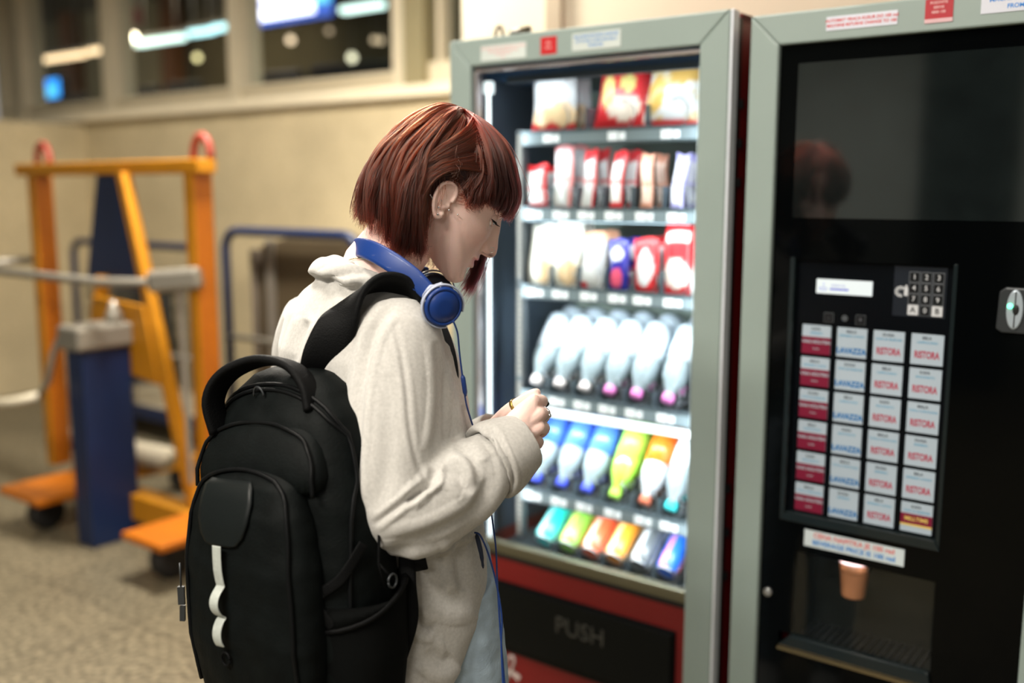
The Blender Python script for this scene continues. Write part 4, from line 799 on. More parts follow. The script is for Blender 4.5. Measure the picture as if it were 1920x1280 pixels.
for i, k in enumerate(KN): chain([wr + (k - wr) * .05 + at(958, 800 + 9 * i, 1.424) - at(958, 813, 1.424), (wr + k) / 2 + (k - KN[1]) * .25, k], [.016, .0135, .0105])
fing = [[KN[0], at(1016, 752, 1.462), at(1004, 757, 1.487), at(988, 764, 1.490)], [KN[1], at(1021, 776, 1.458), at(1014, 786, 1.482), at(995, 791, 1.485)],
        [KN[2], at(1020, 802, 1.455), at(1013, 811, 1.477), at(996, 812, 1.480)], [KN[3], at(1010, 828, 1.457), at(1004, 836, 1.474), at(990, 834, 1.478)]]
for f_, r_ in zip(fing, (.0095, .0098, .0092, .0080)): chain(f_, [r_ * 1.06, r_, r_ * .95, r_ * .82])
chain([at(962, 792, 1.44), at(980, 774, 1.456), at(994, 764, 1.472), at(1000, 758, 1.486)], [.014, .0112, .0098, .0082])      # right thumb along the index
# left hand coming in from behind
LW = at(938, 806, 1.56); LK = [at(968, 762, 1.535), at(976, 780, 1.545), at(978, 800, 1.55), at(974, 818, 1.555)]
for i, k in enumerate(LK): chain([LW + (k - LK[1]) * .5, (LW + k) / 2 + (k - LK[1]) * .2, k], [.016, .0135, .0105])
lf = [[LK[0], at(984, 747, 1.51), at(997, 740, 1.497), at(1006, 736, 1.488)], [LK[1], at(996, 772, 1.518), at(1004, 770, 1.50), at(1000, 766, 1.492)], [LK[2], at(998, 796, 1.525), at(1002, 794, 1.505), at(996, 790, 1.497)], [LK[3], at(990, 816, 1.532), at(994, 816, 1.515), at(990, 812, 1.505)]]
for f_, r_ in zip(lf, (.0088, .0092, .0086, .0075)): chain(f_, [r_ * 1.06, r_, r_ * .95, r_ * .8])
LT_ = [at(930, 796, 1.50), at(953, 771, 1.472), at(977, 754, 1.458), at(1003, 738, 1.452)]; chain(LT_, [.013, .0108, .0096, .0076])
SKIN = pbr('skin', (1, 1, 1), .48, attr='Col', var=.04, scale=30, bump=.12, bscale=400, sss=.12, spec=.4)
local(body); BODY = remesh(body, 'body', .0017, .5, SKIN, PERSON, 3)
def headlocal(co):
    d = co + PLOC - HO; return np.stack([d @ HF, d @ HL, d @ HU], -1)
def skincol(co):
    h = headlocal(co); c = np.tile(np.array([[.94, .67, .60]]), (len(co), 1)); x, y, z = h[:, 0], h[:, 1], h[:, 2]; inhead = (np.linalg.norm(h, axis=1) < .2)
    def mixin(w_, col): 
        nonlocal c
        w_ = np.clip(w_, 0, 1)[:, None] * inhead[:, None]; c = c * (1 - w_) + np.array([col]) * w_
    mixin(.55 * np.exp(-((np.abs(y) - .045) / .022) ** 2 - ((z + .012) / .02) ** 2) * (x > .02), (.92, .54, .47))
    mixin(.9 * np.exp(-((np.abs(y)) / .021) ** 4) * np.exp(-((z + .0452) / .0100) ** 4) * (x > .07), (.66, .24, .26))
    mixin(.5 * np.exp(-((x - .108) / .012) ** 2 - (y / .016) ** 2 - ((z + .014) / .01) ** 2), (.95, .58, .52))
    mixin(.8 * np.exp(-((np.abs(y) - .030) / .016) ** 4) * np.exp(-((z - .042 + .10 * np.abs(np.abs(y) - .026)) / .0042) ** 2) * (x > .05), (.10, .045, .03))
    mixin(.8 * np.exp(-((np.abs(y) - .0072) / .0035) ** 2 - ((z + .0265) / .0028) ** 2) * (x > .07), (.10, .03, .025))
    mixin(.75 * np.exp(-((z - .10) / .07) ** 4) * (x < .05) * (np.abs(y) > .0) * (z > .01), (.16, .05, .035))
    kn = [k - PLOC for k in KN + [f_[1] for f_ in fing]]
    for k in kn: w_ = .35 * np.exp(-(np.linalg.norm(co - k, axis=1) / .009) ** 2)[:, None]; c = c * (1 - w_) + np.array([[.92, .54, .46]]) * w_
    return c
paint(BODY, skincol)
# --------------------------------------------------------------- face details
DARK = pbr('lash_dark', (.012, .008, .008), .6); SIL = pbr('silver', (.75, .75, .78), .15, metal=1)
EYEM = pbr('eye_white', (1, 1, 1), .1, attr='Col', var=.01, coat=.5)
for sy in (-1, 1):
    c = np.array([.0690, sy * .031, .0200]); q = MB(); q.sphere((0, 0, 0), .0120, seg=28, rings=20, M=Matrix(((HF[0], HL[0], HU[0], 0), (HF[1], HL[1], HU[1], 0), (HF[2], HL[2], HU[2], 0), (0, 0, 0, 1))))
    cc = H1(*c) - PLOC; gz = nrm(HF * .93 - HU * .25 - HL * sy * .02)
    def eyecol(co, gz=gz):
        d = co / (np.linalg.norm(co, axis=1, keepdims=True) + 1e-9) @ gz; r = np.full((len(co), 3), .80); r[d > .86] = (.10, .17, .20); r[d > .965] = (.004, .004, .004); return r
    o = q.build('eye', EYEM, PERSON, colfn=eyecol); o.location = cc
    q = MB(); rings = []     # upper lid, lowered
    for a in np.linspace(R(-2), R(75), 12):
        rings.append([H1(c[0] + .0127 * math.cos(a) * math.cos(b_), c[1] + .0127 * math.sin(b_), c[2] + .0127 * math.sin(a) * math.cos(b_)) for b_ in np.linspace(R(-88), R(88), 21)])
    q.loft(rings, closed=False, cap=False); lid = local(q).build('eyelid', pbr('lid_skin', (.86, .58, .52), .5, sss=.1), PERSON); sm = lid.modifiers.new('s', 'SOLIDIFY'); sm.thickness = .0008
    q = MB()
    for b_ in np.linspace(R(-72), R(72), 30):
        a = R(-3); p0 = c + np.array([.0129 * math.cos(a) * math.cos(b_), .0129 * math.sin(b_), .0129 * math.sin(a) * math.cos(b_)]); dr = np.array([math.cos(b_), math.sin(b_) * 1.1, -.35])
        q.tube(H([p0, p0 + dr * .004 + (0, 0, -.0012), p0 + dr * .0078 + (0, 0, .0008)]), [.00038, .0003, .00008], 4)
    q.tube(H([(c[0] + .0131 * math.cos(R(-2)) * math.cos(b_), c[1] + .0131 * math.sin(b_), c[2] + .0131 * math.sin(R(-2)) * math.cos(b_)) for b_ in np.linspace(R(-82), R(70), 20)]), .0006, 5)
    local(q).build('eyelashes', DARK, lid)
    q = MB()                 # lower lid rim
    q.tube(H([(c[0] + .0120 * math.cos(R(-42 + 12 * abs(b_))) * math.cos(b_), c[1] + .0124 * math.sin(b_), c[2] + .0124 * math.sin(R(-42 + 12 * abs(b_))) * math.cos(b_)) for b_ in np.linspace(R(-85), R(85), 18)]), .0013, 6); local(q).build('lower_lid', pbr('lid_skin', (0, 0, 0)), PERSON)
    q = MB(); r_ = np.random.default_rng(3)
    for k in range(110):
        t = r_.uniform(0, 1); y = sy * (.014 + .034 * t); z = .0385 + .0052 * math.sin(math.pi * min(t * .9 + .12, 1)) - .003 * (t > .7) * (t - .7) * 3 + r_.uniform(-.0018, .0018)
        x = .0935 - 2.6 * max(abs(y) - .008, 0) ** 1.65 * 2.0
        D1 = nrm([x, y, z - cz0]); s0 = headsurf(D1[None])[0]; q.tube(H([s0 + D1 * .0002, s0 + D1 * .0012 + np.array([-.001, sy * .003, .0012])]), [.0003, .0001], 4)
    local(q).build('eyebrow', pbr('brow_brown', (.05, .022, .016), .6), PERSON)
for (x, y, z, r) in [(.014, -.0845, -.008, .0016), (-.004, -.0885, -.0135, .0018), (.001, -.0870, -.024, .0020), (-.006, -.089, -.001, .0012), (.022, -.0745, -.002, .0013)]:
    q = MB(); q.sphere(E1(x, y, z) if x < .02 else H1(x, y, z), r, seg=10, rings=8); local(q).build('ear_stud', SIL, PERSON)
q = MB(); q.tube(H([(-.018, -.0885, .000), (-.022, -.0905, -.002), (-.027, -.0915, .001)]), .0007, 6); q.sphere(H1(-.0275, -.0915, .001), .0013, seg=8, rings=6); q.sphere(H1(-.0175, -.0885, .0), .0013, seg=8, rings=6); local(q).build('ear_bar', SIL, PERSON)
q = MB(); q.tube(H([(.0995 + .004 * math.cos(a), -.0155 - .0015 * math.sin(a), -.0185 + .004 * math.sin(a)) for a in np.linspace(-1.8, 2.6, 14)]), .00045, 6); local(q).build('nose_ring', SIL, PERSON)
def fring(c, ax, r, w_, mat, name, gem=None):
    q = MB(); M_ = Matrix.Translation(Vector(c - PLOC)) @ Vector(ax).to_track_quat('Z', 'Y').to_matrix().to_4x4(); q.lathe([(r, -w_ / 2), (r + .0009, -w_ / 2), (r + .0012, 0), (r + .0009, w_ / 2), (r, w_ / 2)], M_, 28)
    if gem is not None: q.sphere((0, 0, 0), .0032, seg=12, rings=8, M=Matrix.Translation(Vector(c - PLOC + gem)))
    return q.build(name, mat, PERSON)
o = fring(LT_[1] * .40 + LT_[2] * .60, LT_[2] - LT_[1], .0106, .0055, pbr('gold_black', (.35, .24, .06), .25, metal=.8, var=.6, scale=120), 'finger_ring')
o = fring(fing[1][0] * .45 + fing[1][1] * .55, fing[1][1] - fing[1][0], .0106, .003, SIL, 'finger_ring', gem=nrm(RV * .9 - np.array([0, .4, 0]) - ZZ * .1) * .0115)
# --------------------------------------------------------------- hair
gR = {0: [(-.045, 0, .139), (-.005, 0, .138), (.034, 0, .126), (.068, 0, .102), (.0950, 0, .072), (.0975, 0, .037)],
      18: [(-.045, 0, .139), (-.002, -.02, .134), (.036, -.032, .118), (.066, -.034, .092), (.088, -.032, .066), (.092, -.030, .037)],
      36: [(-.045, 0, .139), (-.010, -.035, .130), (.026, -.056, .108), (.052, -.062, .082), (.070, -.060, .060), (.076, -.056, .038)],
      50: [(-.045, 0, .139), (-.018, -.045, .126), (.010, -.069, .103), (.032, -.078, .078), (.048, -.078, .056), (.058, -.073, .036)],
      64: [(-.045, 0, .139), (-.026, -.05, .124), (-.006, -.075, .098), (.014, -.085, .070), (.026, -.083, .042), (.032, -.079, .014)],
      80: [(-.045, 0, .139), (-.042, -.05, .124), (-.038, -.078, .098), (-.030, -.088, .078), (-.022, -.092, .062), (-.018, -.091, .050)],
      82: [(-.045, 0, .139), (-.046, -.05, .124), (-.050, -.080, .092), (-.052, -.094, .048), (-.038, -.094, .000), (-.006, -.080, -.070)],
      94: [(-.045, 0, .139), (-.054, -.05, .123), (-.057, -.080, .090), (-.058, -.096, .040), (-.034, -.098, -.020), (.006, -.080, -.084)],
      112: [(-.045, 0, .139), (-.064, -.045, .123), (-.070, -.078, .088), (-.064, -.096, .034), (-.038, -.096, -.030), (-.010, -.078, -.096)],
      135: [(-.045, 0, .139), (-.074, -.038, .122), (-.090, -.066, .084), (-.094, -.086, .030), (-.072, -.090, -.030), (-.034, -.072, -.097)],
      160: [(-.045, 0, .139), (-.080, -.02, .122), (-.106, -.038, .080), (-.118, -.052, .028), (-.112, -.060, -.028), (-.092, -.056, -.084)],
      180: [(-.045, 0, .139), (-.082, 0, .122), (-.109, 0, .080), (-.121, 0, .028), (-.124, 0, -.028), (-.111, 0, -.074)]}
gL = {k: [(x, -y, z) for x, y, z in v] for k, v in gR.items()}
gL[50] = [(-.045, 0, .139), (-.01, .045, .126), (.020, .069, .103), (.046, .084, .066), (.064, .084, .010), (.088, .066, -.060)]
gL[64] = [(-.045, 0, .139), (-.016, .05, .124), (.008, .075, .098), (.034, .088, .056), (.056, .088, -.005), (.086, .068, -.080)]
gL[80] = [(-.045, 0, .139), (-.03, .05, .124), (-.010, .078, .095), (.018, .091, .050), (.042, .090, -.012), (.072, .072, -.086)]
gL[82] = [(-.045, 0, .139), (-.04, .05, .124), (-.020, .080, .092), (.005, .094, .045), (.030, .092, -.018), (.058, .074, -.090)]
gL[94] = [(-.045, 0, .139), (-.05, .05, .123), (-.036, .080, .090), (-.010, .096, .040), (.012, .094, -.025), (.040, .076, -.092)]
def guide(alpha):
    """alpha in degrees, -180..180, negative on the near side; returns 6 control points"""
    g = gR if alpha < 0 else gL; ks = sorted(g); a = abs(alpha); i = max(j for j in range(len(ks)) if ks[j] <= a + 1e-9); i = min(i, len(ks) - 2)
    f = (a - ks[i]) / (ks[i + 1] - ks[i]); return np.array(g[ks[i]], float) * (1 - f) + np.array(g[ks[i + 1]], float) * f
HC = np.array([-.008, 0, .035])
# inner cap that the strands lie on
q = MB(); al = list(np.linspace(-179.9, 179.9, 97)); rows = []
for a in al:
    g = catmull(guide(a), 22); g = HC + (g - HC) * .925; g[:, 2] += 0; rows.append(H(g[:21]))
q.loft([[r[j] for r in rows] for j in range(21)], closed=True, cap=False)
HAIRD = pbr('hair_under', (.030, .005, .004), .5, var=.4, scale=60)
cap_ = local(q).build('hair_cap', HAIRD, PERSON); sm = cap_.modifiers.new('s', 'SOLIDIFY'); sm.thickness = .004; sm.offset = -1
GT = np.array([catmull(guide(float(a)), 48) for a in range(-180, 181)])
GLEN = np.linalg.norm(np.diff(GT, axis=1), axis=2).sum(1)
def gsample(A, T, a0):
    A = np.clip(A, -180, 180) + 180; i = np.minimum(A.astype(int), 359); f = (A - i)[:, None]
    La = GLEN[i] * (1 - f[:, 0]) + GLEN[i + 1] * f[:, 0]; T = T * GLEN[int(round(a0)) + 180] / La; T = np.clip(T, 0, 1) * 47; j = np.minimum(T.astype(int), 46); h = (T - j)[:, None]
    return (GT[i, j] * (1 - f) + GT[i + 1, j] * f) * (1 - h) + (GT[i, j + 1] * (1 - f) + GT[i + 1, j + 1] * f) * h
def sweep(a, T):
    m_ = abs(a); s_ = np.clip((m_ - 92) / 22, 0, 1) * np.clip((198 - m_) / 60, 0, 1) * (34 if a < 0 else 22)
    return math.copysign(1, a) * (m_ - s_ * np.clip(1 - T * 1.35, 0, 1) * np.clip(T * 5, 0, 1))
NS, NPT = 10500, 18; r_ = np.random.default_rng(11)
ncl = 300; ca = np.concatenate([r_.uniform(-180, 180, ncl - 100), r_.uniform(-160, 0, 100)]); cph = r_.uniform(0, 6.28, (ncl, 3)); clen = r_.normal(-.01, .062, ncl); cdep = r_.uniform(0, 1, ncl) ** 1.5
kidx = np.zeros(NS, int); pts = np.zeros((NS, NPT, 3)); rad = np.zeros((NS, NPT)); tn = np.linspace(0, 1, NPT)
order = np.argsort(ca); cas = ca[order]
for s in range(NS):
    u_ = r_.random(); a = r_.uniform(-180, 180) if u_ < .45 else (r_.uniform(-165, -2) if u_ < .95 else r_.uniform(38, 100))
    k = int(r_.integers(0, 3)) - 1 + int(np.searchsorted(cas, a)); k = order[k % ncl]; ac = ca[k]
    if abs(a - ac) > 12 or (abs(a) > 81) != (abs(ac) > 81): ac = a
    # strands gather towards their lock
    mix = np.clip((tn - .15) / .7, 0, 1)[:, None] * .90
    L_ = 1 + clen[k] + r_.normal(0, .018); t0 = r_.uniform(0, .45) if r_.random() < .6 else r_.uniform(0, .06)
    if a > 38 and a < 110 and r_.random() < .5: L_ -= abs(r_.normal(0, .1))
    fr_t = t0 + (L_ - t0) * tn; p0 = gsample(sweep(a, fr_t), fr_t, a); p1 = gsample(sweep(ac, fr_t), fr_t, ac); g0 = GT[int(round(a)) + 180]
    over = max(L_ - 1, 0); tip = (g0[-1] - g0[-4]); p0 = p0 + (tn[:, None] ** 8) * tip * over * 14
    p = p0 * (1 - mix) + p1 * mix
    dep = (.004 + .017 * (cdep[k] * .6 + .4 * r_.random() ** 1.6)); out = p - HC; out /= np.linalg.norm(out, axis=1, keepdims=True)
    frac = t0 + (L_ - t0) * tn; lift = .0045 * np.sin(frac * math.pi) * (1 - cdep[k]) 
    side = np.cross(out, np.gradient(p, axis=0)); side /= (np.linalg.norm(side, axis=1, keepdims=True) + 1e-9)
    wav = .0075 * frac ** 1.5 * np.sin(frac * 10.5 + cph[k, 0]) + .0016 * frac ** 2 * np.sin(frac * 26 + cph[k, 1] + 2 * r_.random()); amp = 1.0 if abs(a) > 60 else .35
    wo = .0060 * frac ** 1.5 * np.sin(frac * 9 + cph[k, 2]) * amp
    p = p + out * (-dep + .006 + lift + wo)[:, None] + side * (wav * amp)[:, None] + r_.normal(0, .0007, 3) * frac[:, None] * 2 + r_.normal(0, .0026, 3) * (frac[:, None] ** 4)
    if r_.random() < .02: p = p + (r_.normal(0, .007, 3) * frac[:, None] ** 2) + out * (.004 * frac ** 2)[:, None]
    if -93 < a < -56: p = p - out * .006
    kidx[s] = k; pts[s] = p; rad[s] = (.00040 if a > -200 else .0003) * (1 - .75 * tn ** 4)
NT_ = 2500; cl_t = r_.uniform(0, 1, 46); cl_p = r_.uniform(0, 6.28, (46, 2)); ctcol = r_.uniform(.4, 1.6, 46)
for s in range(NS - 300 - NT_, NS - 300):
    k = int(r_.integers(0, 46)); w1_ = np.clip(cl_t[k] + r_.normal(0, .035), 0, 1); w0_ = np.clip(cl_t[k] + r_.normal(0, .10), 0, 1)
    def tuck(w): # w 0 : from the parting high up ; 1 : from the temple hairline
        root = catmull([(-.030, -.012, .1395), (.005, -.040, .128), (.034, -.064, .098), (.050, -.071, .070)], 21)[int(w * 20)]
        m1 = np.array([-.034, -.076, .108]) * (1 - w) + np.array([.020, -.082, .068]) * w; m2 = np.array([-.058, -.096, .052]) * (1 - w) + np.array([-.018, -.094, .050]) * w
        m3 = np.array([-.066, -.100, .006]) * (1 - w) + np.array([-.036, -.099, .014]) * w; m4 = np.array([-.050, -.098, -.046]) * (1 - w) + np.array([-.020, -.093, -.040]) * w; m5 = np.array([-.030, -.082, -.096]) * (1 - w) + np.array([.006, -.080, -.080]) * w
        return catmull([root, m1, m2, m3, m4, m5], NPT)
    g0_, g1_ = tuck(w0_), tuck(w1_); mx_ = np.clip((tn - .1) / .6, 0, 1)[:, None] * .85; g_ = g0_ * (1 - mx_) + g1_ * mx_; L_ = 1 - abs(r_.normal(0, .05)); idx = tn * L_ * (NPT - 1); i0 = np.minimum(idx.astype(int), NPT - 2); g_ = g_[i0] * (1 - (idx - i0)[:, None]) + g_[i0 + 1] * (idx - i0)[:, None]
    out = g_ - HC; out /= np.linalg.norm(out, axis=1, keepdims=True)
    g_ = g_ + out * (.002 - .009 * r_.random() + .004 * np.sin(tn * 9 + cl_p[k, 0]) * tn)[:, None] + np.array([1., 0, 0]) * (.006 * np.sin(tn * 8.5 + cl_p[k, 1]) * tn ** 1.3)[:, None] + r_.normal(0, .0012, 3) * tn[:, None]
    pts[s] = g_; kidx[s] = k
NF = 300; far = [H1(.040, .080, .055), at(912, 425, 1.59), at(905, 470, 1.583), at(893, 508, 1.575), at(876, 540, 1.565)]
for s in range(NS - NF, NS):
    g_ = catmull(far, NPT); w0 = r_.normal(0, 1, 3) * np.array([.0050, .006, .004]); w0[0] = w0[0] * 1.1; e_ = 1 + r_.normal(0, .05)
    g_ = g_[0] + (g_ - g_[0]) * e_ + w0 * np.linspace(.5, 1, NPT)[:, None] + (r_.normal(0, .0015, 3) * tn[:, None] ** 2) + np.array([.003 * math.sin(s), 0, 0]) * np.sin(tn * 5)[:, None]
    d_ = g_ - HO; pts[s] = np.stack([d_ @ HF, d_ @ HL, d_ @ HU], -1)
world = (HO + pts.reshape(-1, 3)[:, :1] * HF + pts.reshape(-1, 3)[:, 1:2] * HL + pts.reshape(-1, 3)[:, 2:3] * HU) - PLOC
hc = bpy.data.hair_curves.new('hair'); hc.add_curves([NPT] * NS)
hc.attributes['position'].data.foreach_set('vector', world.astype('f').ravel())
ra = hc.attributes.get('radius') or hc.attributes.new('radius', 'FLOAT', 'POINT'); ra.data.foreach_set('value', rad.astype('f').ravel())
# colour : copper at the back, redder crown, burgundy towards fringe and ends
hx = pts[:, :, 0]; hz = pts[:, :, 2]; w1 = np.clip((hx + .01) / .07, 0, 1); w2 = np.clip((.02 - hz) / .08, 0, 1); w_ = np.clip(w1 * .9 + w2 * .55, 0, 1); rn = r_.random((NS, 1))
cA = np.array([.066, .0125, .0050]); cB = np.array([.020, .0019, .0025]); cC = np.array([.105, .0065, .0045]); crown = np.exp(-((hx + .02) / .045) ** 2 - ((hz - .135) / .025) ** 2)
colh = cA * (1 - w_[..., None]) + cB * w_[..., None]; colh = colh * (1 - crown[..., None] * .8) + cC * crown[..., None] * .8; ck = r_.uniform(.35, 1.7, ncl)[kidx][:, None, None]; colh *= (.5 + 1.0 * rn)[..., None] * ck
ca_ = hc.attributes.new('Col', 'FLOAT_COLOR', 'POINT'); ca_.data.foreach_set('color', np.concatenate([colh, np.ones((NS, NPT, 1))], -1).astype('f').ravel())
HM = bpy.data.materials.new('red_hair'); HM.use_nodes = True; N, L = nodes(HM); N.clear(); oN = N.new('ShaderNodeOutputMaterial'); hb = N.new('ShaderNodeBsdfHairPrincipled'); hb.parametrization = 'COLOR'
hb.inputs['Roughness'].default_value = .32; hb.inputs['Radial Roughness'].default_value = .45; at_ = N.new('ShaderNodeAttribute'); at_.attribute_name = 'Col'; L.new(at_.outputs['Color'], hb.inputs['Color']); L.new(hb.outputs[0], oN.inputs[0])
hc.materials.append(HM); ho = bpy.data.objects.new('hair', hc); COL.objects.link(ho); ho.parent = PERSON
# --------------------------------------------------------------- sweater
FLEECE = pbr('oatmeal_fleece', (.53, .515, .49), .95, var=.09, scale=220, bump=.3, bscale=900, sheen=.35)
sw = MB()
def rg(px, py, d, a, b_, ax=None, bx=None, p=2.2): return ring_el(at(px, py, d), RT if ax is None else ax, B if bx is None else bx, a, b_, 40, p)
sw.loft([rg(690, 520, 1.52, .075, .070), rg(682, 548, 1.52, .125, .082), rg(680, 585, 1.52, .168, .100), rg(684, 650, 1.52, .180, .118), rg(700, 740, 1.52, .180, .126), rg(708, 830, 1.52, .178, .128), rg(726, 920, 1.52, .168, .124), rg(746, 1000, 1.53, .155, .120),
         rg(752, 1070, 1.53, .155, .116, bx=nrm(B + ZZ * .05)), rg(744, 1150, 1.53, .156, .116, bx=nrm(B + ZZ * .20)), rg(722, 1235, 1.525, .154, .116, bx=nrm(B + ZZ * .45)), rg(692, 1330, 1.52, .150, .116, bx=nrm(B + ZZ * .8))], 0)
# cowl
cw = []
for k, (s_, dy) in enumerate([(1.30, 30), (1.18, 8), (1.05, -4), (.98, -8), (.93, -3), (.90, 10)]):
    cw.append(ring_el(at(692, 520 + dy, 1.52) + B * .0, RT, nrm(B - ZZ * .40), .078 * s_, .075 * s_, 40))
sw.loft(cw, 0)
sw.tube([at(655, 505, 1.46), at(628, 498, 1.50), at(612, 506, 1.55), at(622, 512, 1.60)], [.012, .017, .017, .012], 12)
# near sleeve
AR = catmull([at(742, 598, 1.43), at(748, 650, 1.405), at(742, 740, 1.385), at(738, 830, 1.372), at(737, 905, 1.365), at(765, 950, 1.362), at(830, 925, 1.375), at(890, 888, 1.395), at(945, 848, 1.415)], 40)
rs = np.interp(np.linspace(0, 1, 40), [0, .1, .3, .5, .62, .72, .85, .93, 1], [.052, .064, .067, .069, .070, .068, .060, .048, .040])
sw.tube(AR, rs, 28)
AL = catmull([at(602, 600, 1.62), at(580, 680, 1.68), at(610, 800, 1.72), at(690, 900, 1.74), at(800, 880, 1.70), at(905, 835, 1.62)], 26)
sw.tube(AL, np.interp(np.linspace(0, 1, 26), [0, .4, 1], [.062, .064, .045]), 20)
local(sw); SW = remesh(sw, 'sweater', .0030, .6, FLEECE, PERSON, 14)
co = getco(SW); no = getno(SW); co += no * (.0022 * noise3(co, 16, 1) + .0005 * noise3(co, 50, 2))[:, None]; setco(SW, co)
for o_ in (SW,): o_.location = (0, 0, 0)
def creases_l(o, lst):
    co = getco(o); setco(o, co + PLOC); creases(o, lst); setco(o, getco(o) - PLOC)
creases_l(SW, [
    ([(735, 575), (705, 612), (686, 670), (674, 750), (668, 850), (664, 940)], .007, 9, .004),
    ([(738, 600), (752, 660), (762, 730), (768, 800), (780, 860), (800, 905), (812, 950)], .0022, 5, .001),
    ([(700, 985), (735, 958), (770, 932), (800, 912), (826, 896)], .005, 6, .003),
    ([(762, 942), (784, 922), (806, 900), (818, 876)], .009, 8, .004),
    ([(720, 1025), (790, 1010), (850, 985), (893, 955), (915, 905), (908, 862)], .008, 13, .005),
    ([(850, 835), (880, 850), (895, 880), (897, 915)], .006, 10, .004),
    ([(830, 880), (860, 893), (885, 925)], .005, 12, .003),
    ([(700, 1040), (770, 1030), (840, 1012), (900, 975)], .004, 8, .003),
    ([(818, 640), (826, 720), (822, 790), (812, 850)], .005, 8, .003),
    ([(600, 535), (625, 520), (660, 512), (700, 508)], .005, 8, .004),
    ([(585, 600), (610, 560), (650, 545), (690, 530)], .005, 10, .003),
    ([(640, 545), (655, 580), (668, 610)], .004, 8, .002),
    ([(545, 690), (560, 640), (575, 600)], .006, 9, .004),
    ([(770, 1080), (810, 1110), (850, 1125), (880, 1115)], .004, 16, .003),
    ([(775, 1140), (790, 1175), (815, 1180)], .007, 9, .004),
    ([(800, 1220), (830, 1240), (850, 1230)], .006, 14, .004),
    ([(858, 1010), (862, 1060), (870, 1110)], .006, 12, .005),
    ([(720, 700), (730, 800), (720, 900), (700, 960)], .003, 18, .002),
    ([(870, 760), (876, 800), (880, 830)], .004, 8, .002)])
# turned back cuff
q = MB(); c0, c1 = at(915, 868, 1.405), at(984, 826, 1.43); ax = nrm(c1 - c0); s1 = nrm(np.cross(ax, [0, 0, 1])); s2 = nrm(np.cross(s1, ax)); sec = []
for t, r0 in [(.42, .038), (.30, .042), (.10, .046), (0, .0495), (-.035, .0535), (-.02, .0580), (.06, .0598), (.3, .0590), (.6, .0535), (.85, .0475), (.99, .0440), (1.03, .0425), (1.0, .0405), (.9, .0390), (.6, .038), (.42, .038)]:
    ring = []
    for k in range(48):
        a = 2 * math.pi * k / 48; w_ = 1 + .035 * math.sin(2 * a + 1.1) + .02 * math.sin(5 * a + 3 * t) * (1 - t * .5); tt_ = t + .08 * math.sin(a + .8) * (1 - t)
        ring.append(c0 + (c1 - c0) * tt_ + (s1 * math.cos(a) + s2 * math.sin(a)) * r0 * w_)
    sec.append(ring)
q.loft(sec, 0, True, False); local(q); CUFF = remesh(q, 'sweater_cuff', .0024, .6, FLEECE, SW, 14)
q = MB(); c0, c1 = at(872, 862, 1.62), at(935, 815, 1.585); ax = nrm(c1 - c0); s1 = nrm(np.cross(ax, [0, 0, 1])); s2 = nrm(np.cross(s1, ax))
q.loft([[c0 + (c1 - c0) * t + (s1 * math.cos(a) + s2 * math.sin(a)) * r0 for a in np.linspace(0, 2 * math.pi, 33)[:-1]] for t, r0 in ((0, .048), (.3, .050), (.9, .042), (1.0, .040), (.95, .036), (.3, .036))], 0, True, True); local(q).build('sweater_cuff', FLEECE, SW)
creases_l(CUFF, [([(922, 800), (940, 835), (956, 872), (962, 900), (955, 925)], .008, 5, .003), ([(915, 800), (928, 850), (940, 885), (944, 920)], .007, 6, .004)])
# --------------------------------------------------------------- jeans and shoes
DEN = pbr('light_denim', (.42, .54, .66), .85, var=.16, scale=30, bump=.4, bscale=300)
jn = MB(); hipc = at(742, 1080, 1.53)
def hz_(z): return np.array([hipc[0], hipc[1], z])
jn.loft([ring_el(hz_(.985) + B * .025, RT, B, .100, .108, 36), ring_el(hz_(.92) + B * .030, RT, B, .115, .122, 36), ring_el(hz_(.86) + B * .032, RT, B, .128, .124, 36), ring_el(hz_(.78) + B * .030, RT, B, .132, .118, 36)], 0)
for sx in (1, -1):
    P = [hz_(.88) + RT * .062 * sx + B * .050, hz_(.70) + RT * .068 * sx + B * .070, hz_(.50) + RT * .075 * sx + B * .050, hz_(.30) + RT * .088 * sx + B * .02, hz_(.09) + RT * .085 * sx]
    jn.tube(catmull(P, 20), np.interp(np.linspace(0, 1, 20), [0, .25, .5, 1], [.078, .080, .072, .066]), 24)
local(jn); JE = remesh(jn, 'jeans', .0040, .5, DEN, PERSON, 8)
co = getco(JE); no = getno(JE); co += no * (.003 * noise3(co, 34, 5) + .002 * noise3(co, 90, 6))[:, None]; setco(JE, co)
SHO = pbr('shoe_white', (.6, .6, .58), .5)
for sx in (1, -1):
    q = MB(); c = hz_(0) + RT * .085 * sx; q.loft([[c + B * (x) + RT * w2 * math.cos(a) + ZZ * (h_ * .5 + h_ * .5 * math.sin(a) * 1) for a in np.linspace(0, 2 * math.pi, 21)[:-1]] for x, w2, h_ in ((-.085, .02, .06), (-.07, .036, .09), (-.02, .04, .10), (.05, .044, .085), (.12, .046, .06), (.16, .035, .045), (.175, .015, .03))], 0); local(q).build('shoe', SHO, PERSON)
# phone in the front pocket, pocket mouth
q = MB(); a0, a1 = at(893, 1000, 1.43), at(906, 1065, 1.425); q.tube(catmull([a0, (a0 + a1) / 2 + RT * .003, a1], 10), [.001, .003, .0035, .0035, .0035, .003, .003, .002, .002, .001], 8); 
local(q).build('pocket_opening', pbr('pocket_dark', (.02, .03, .06), .7), PERSON)
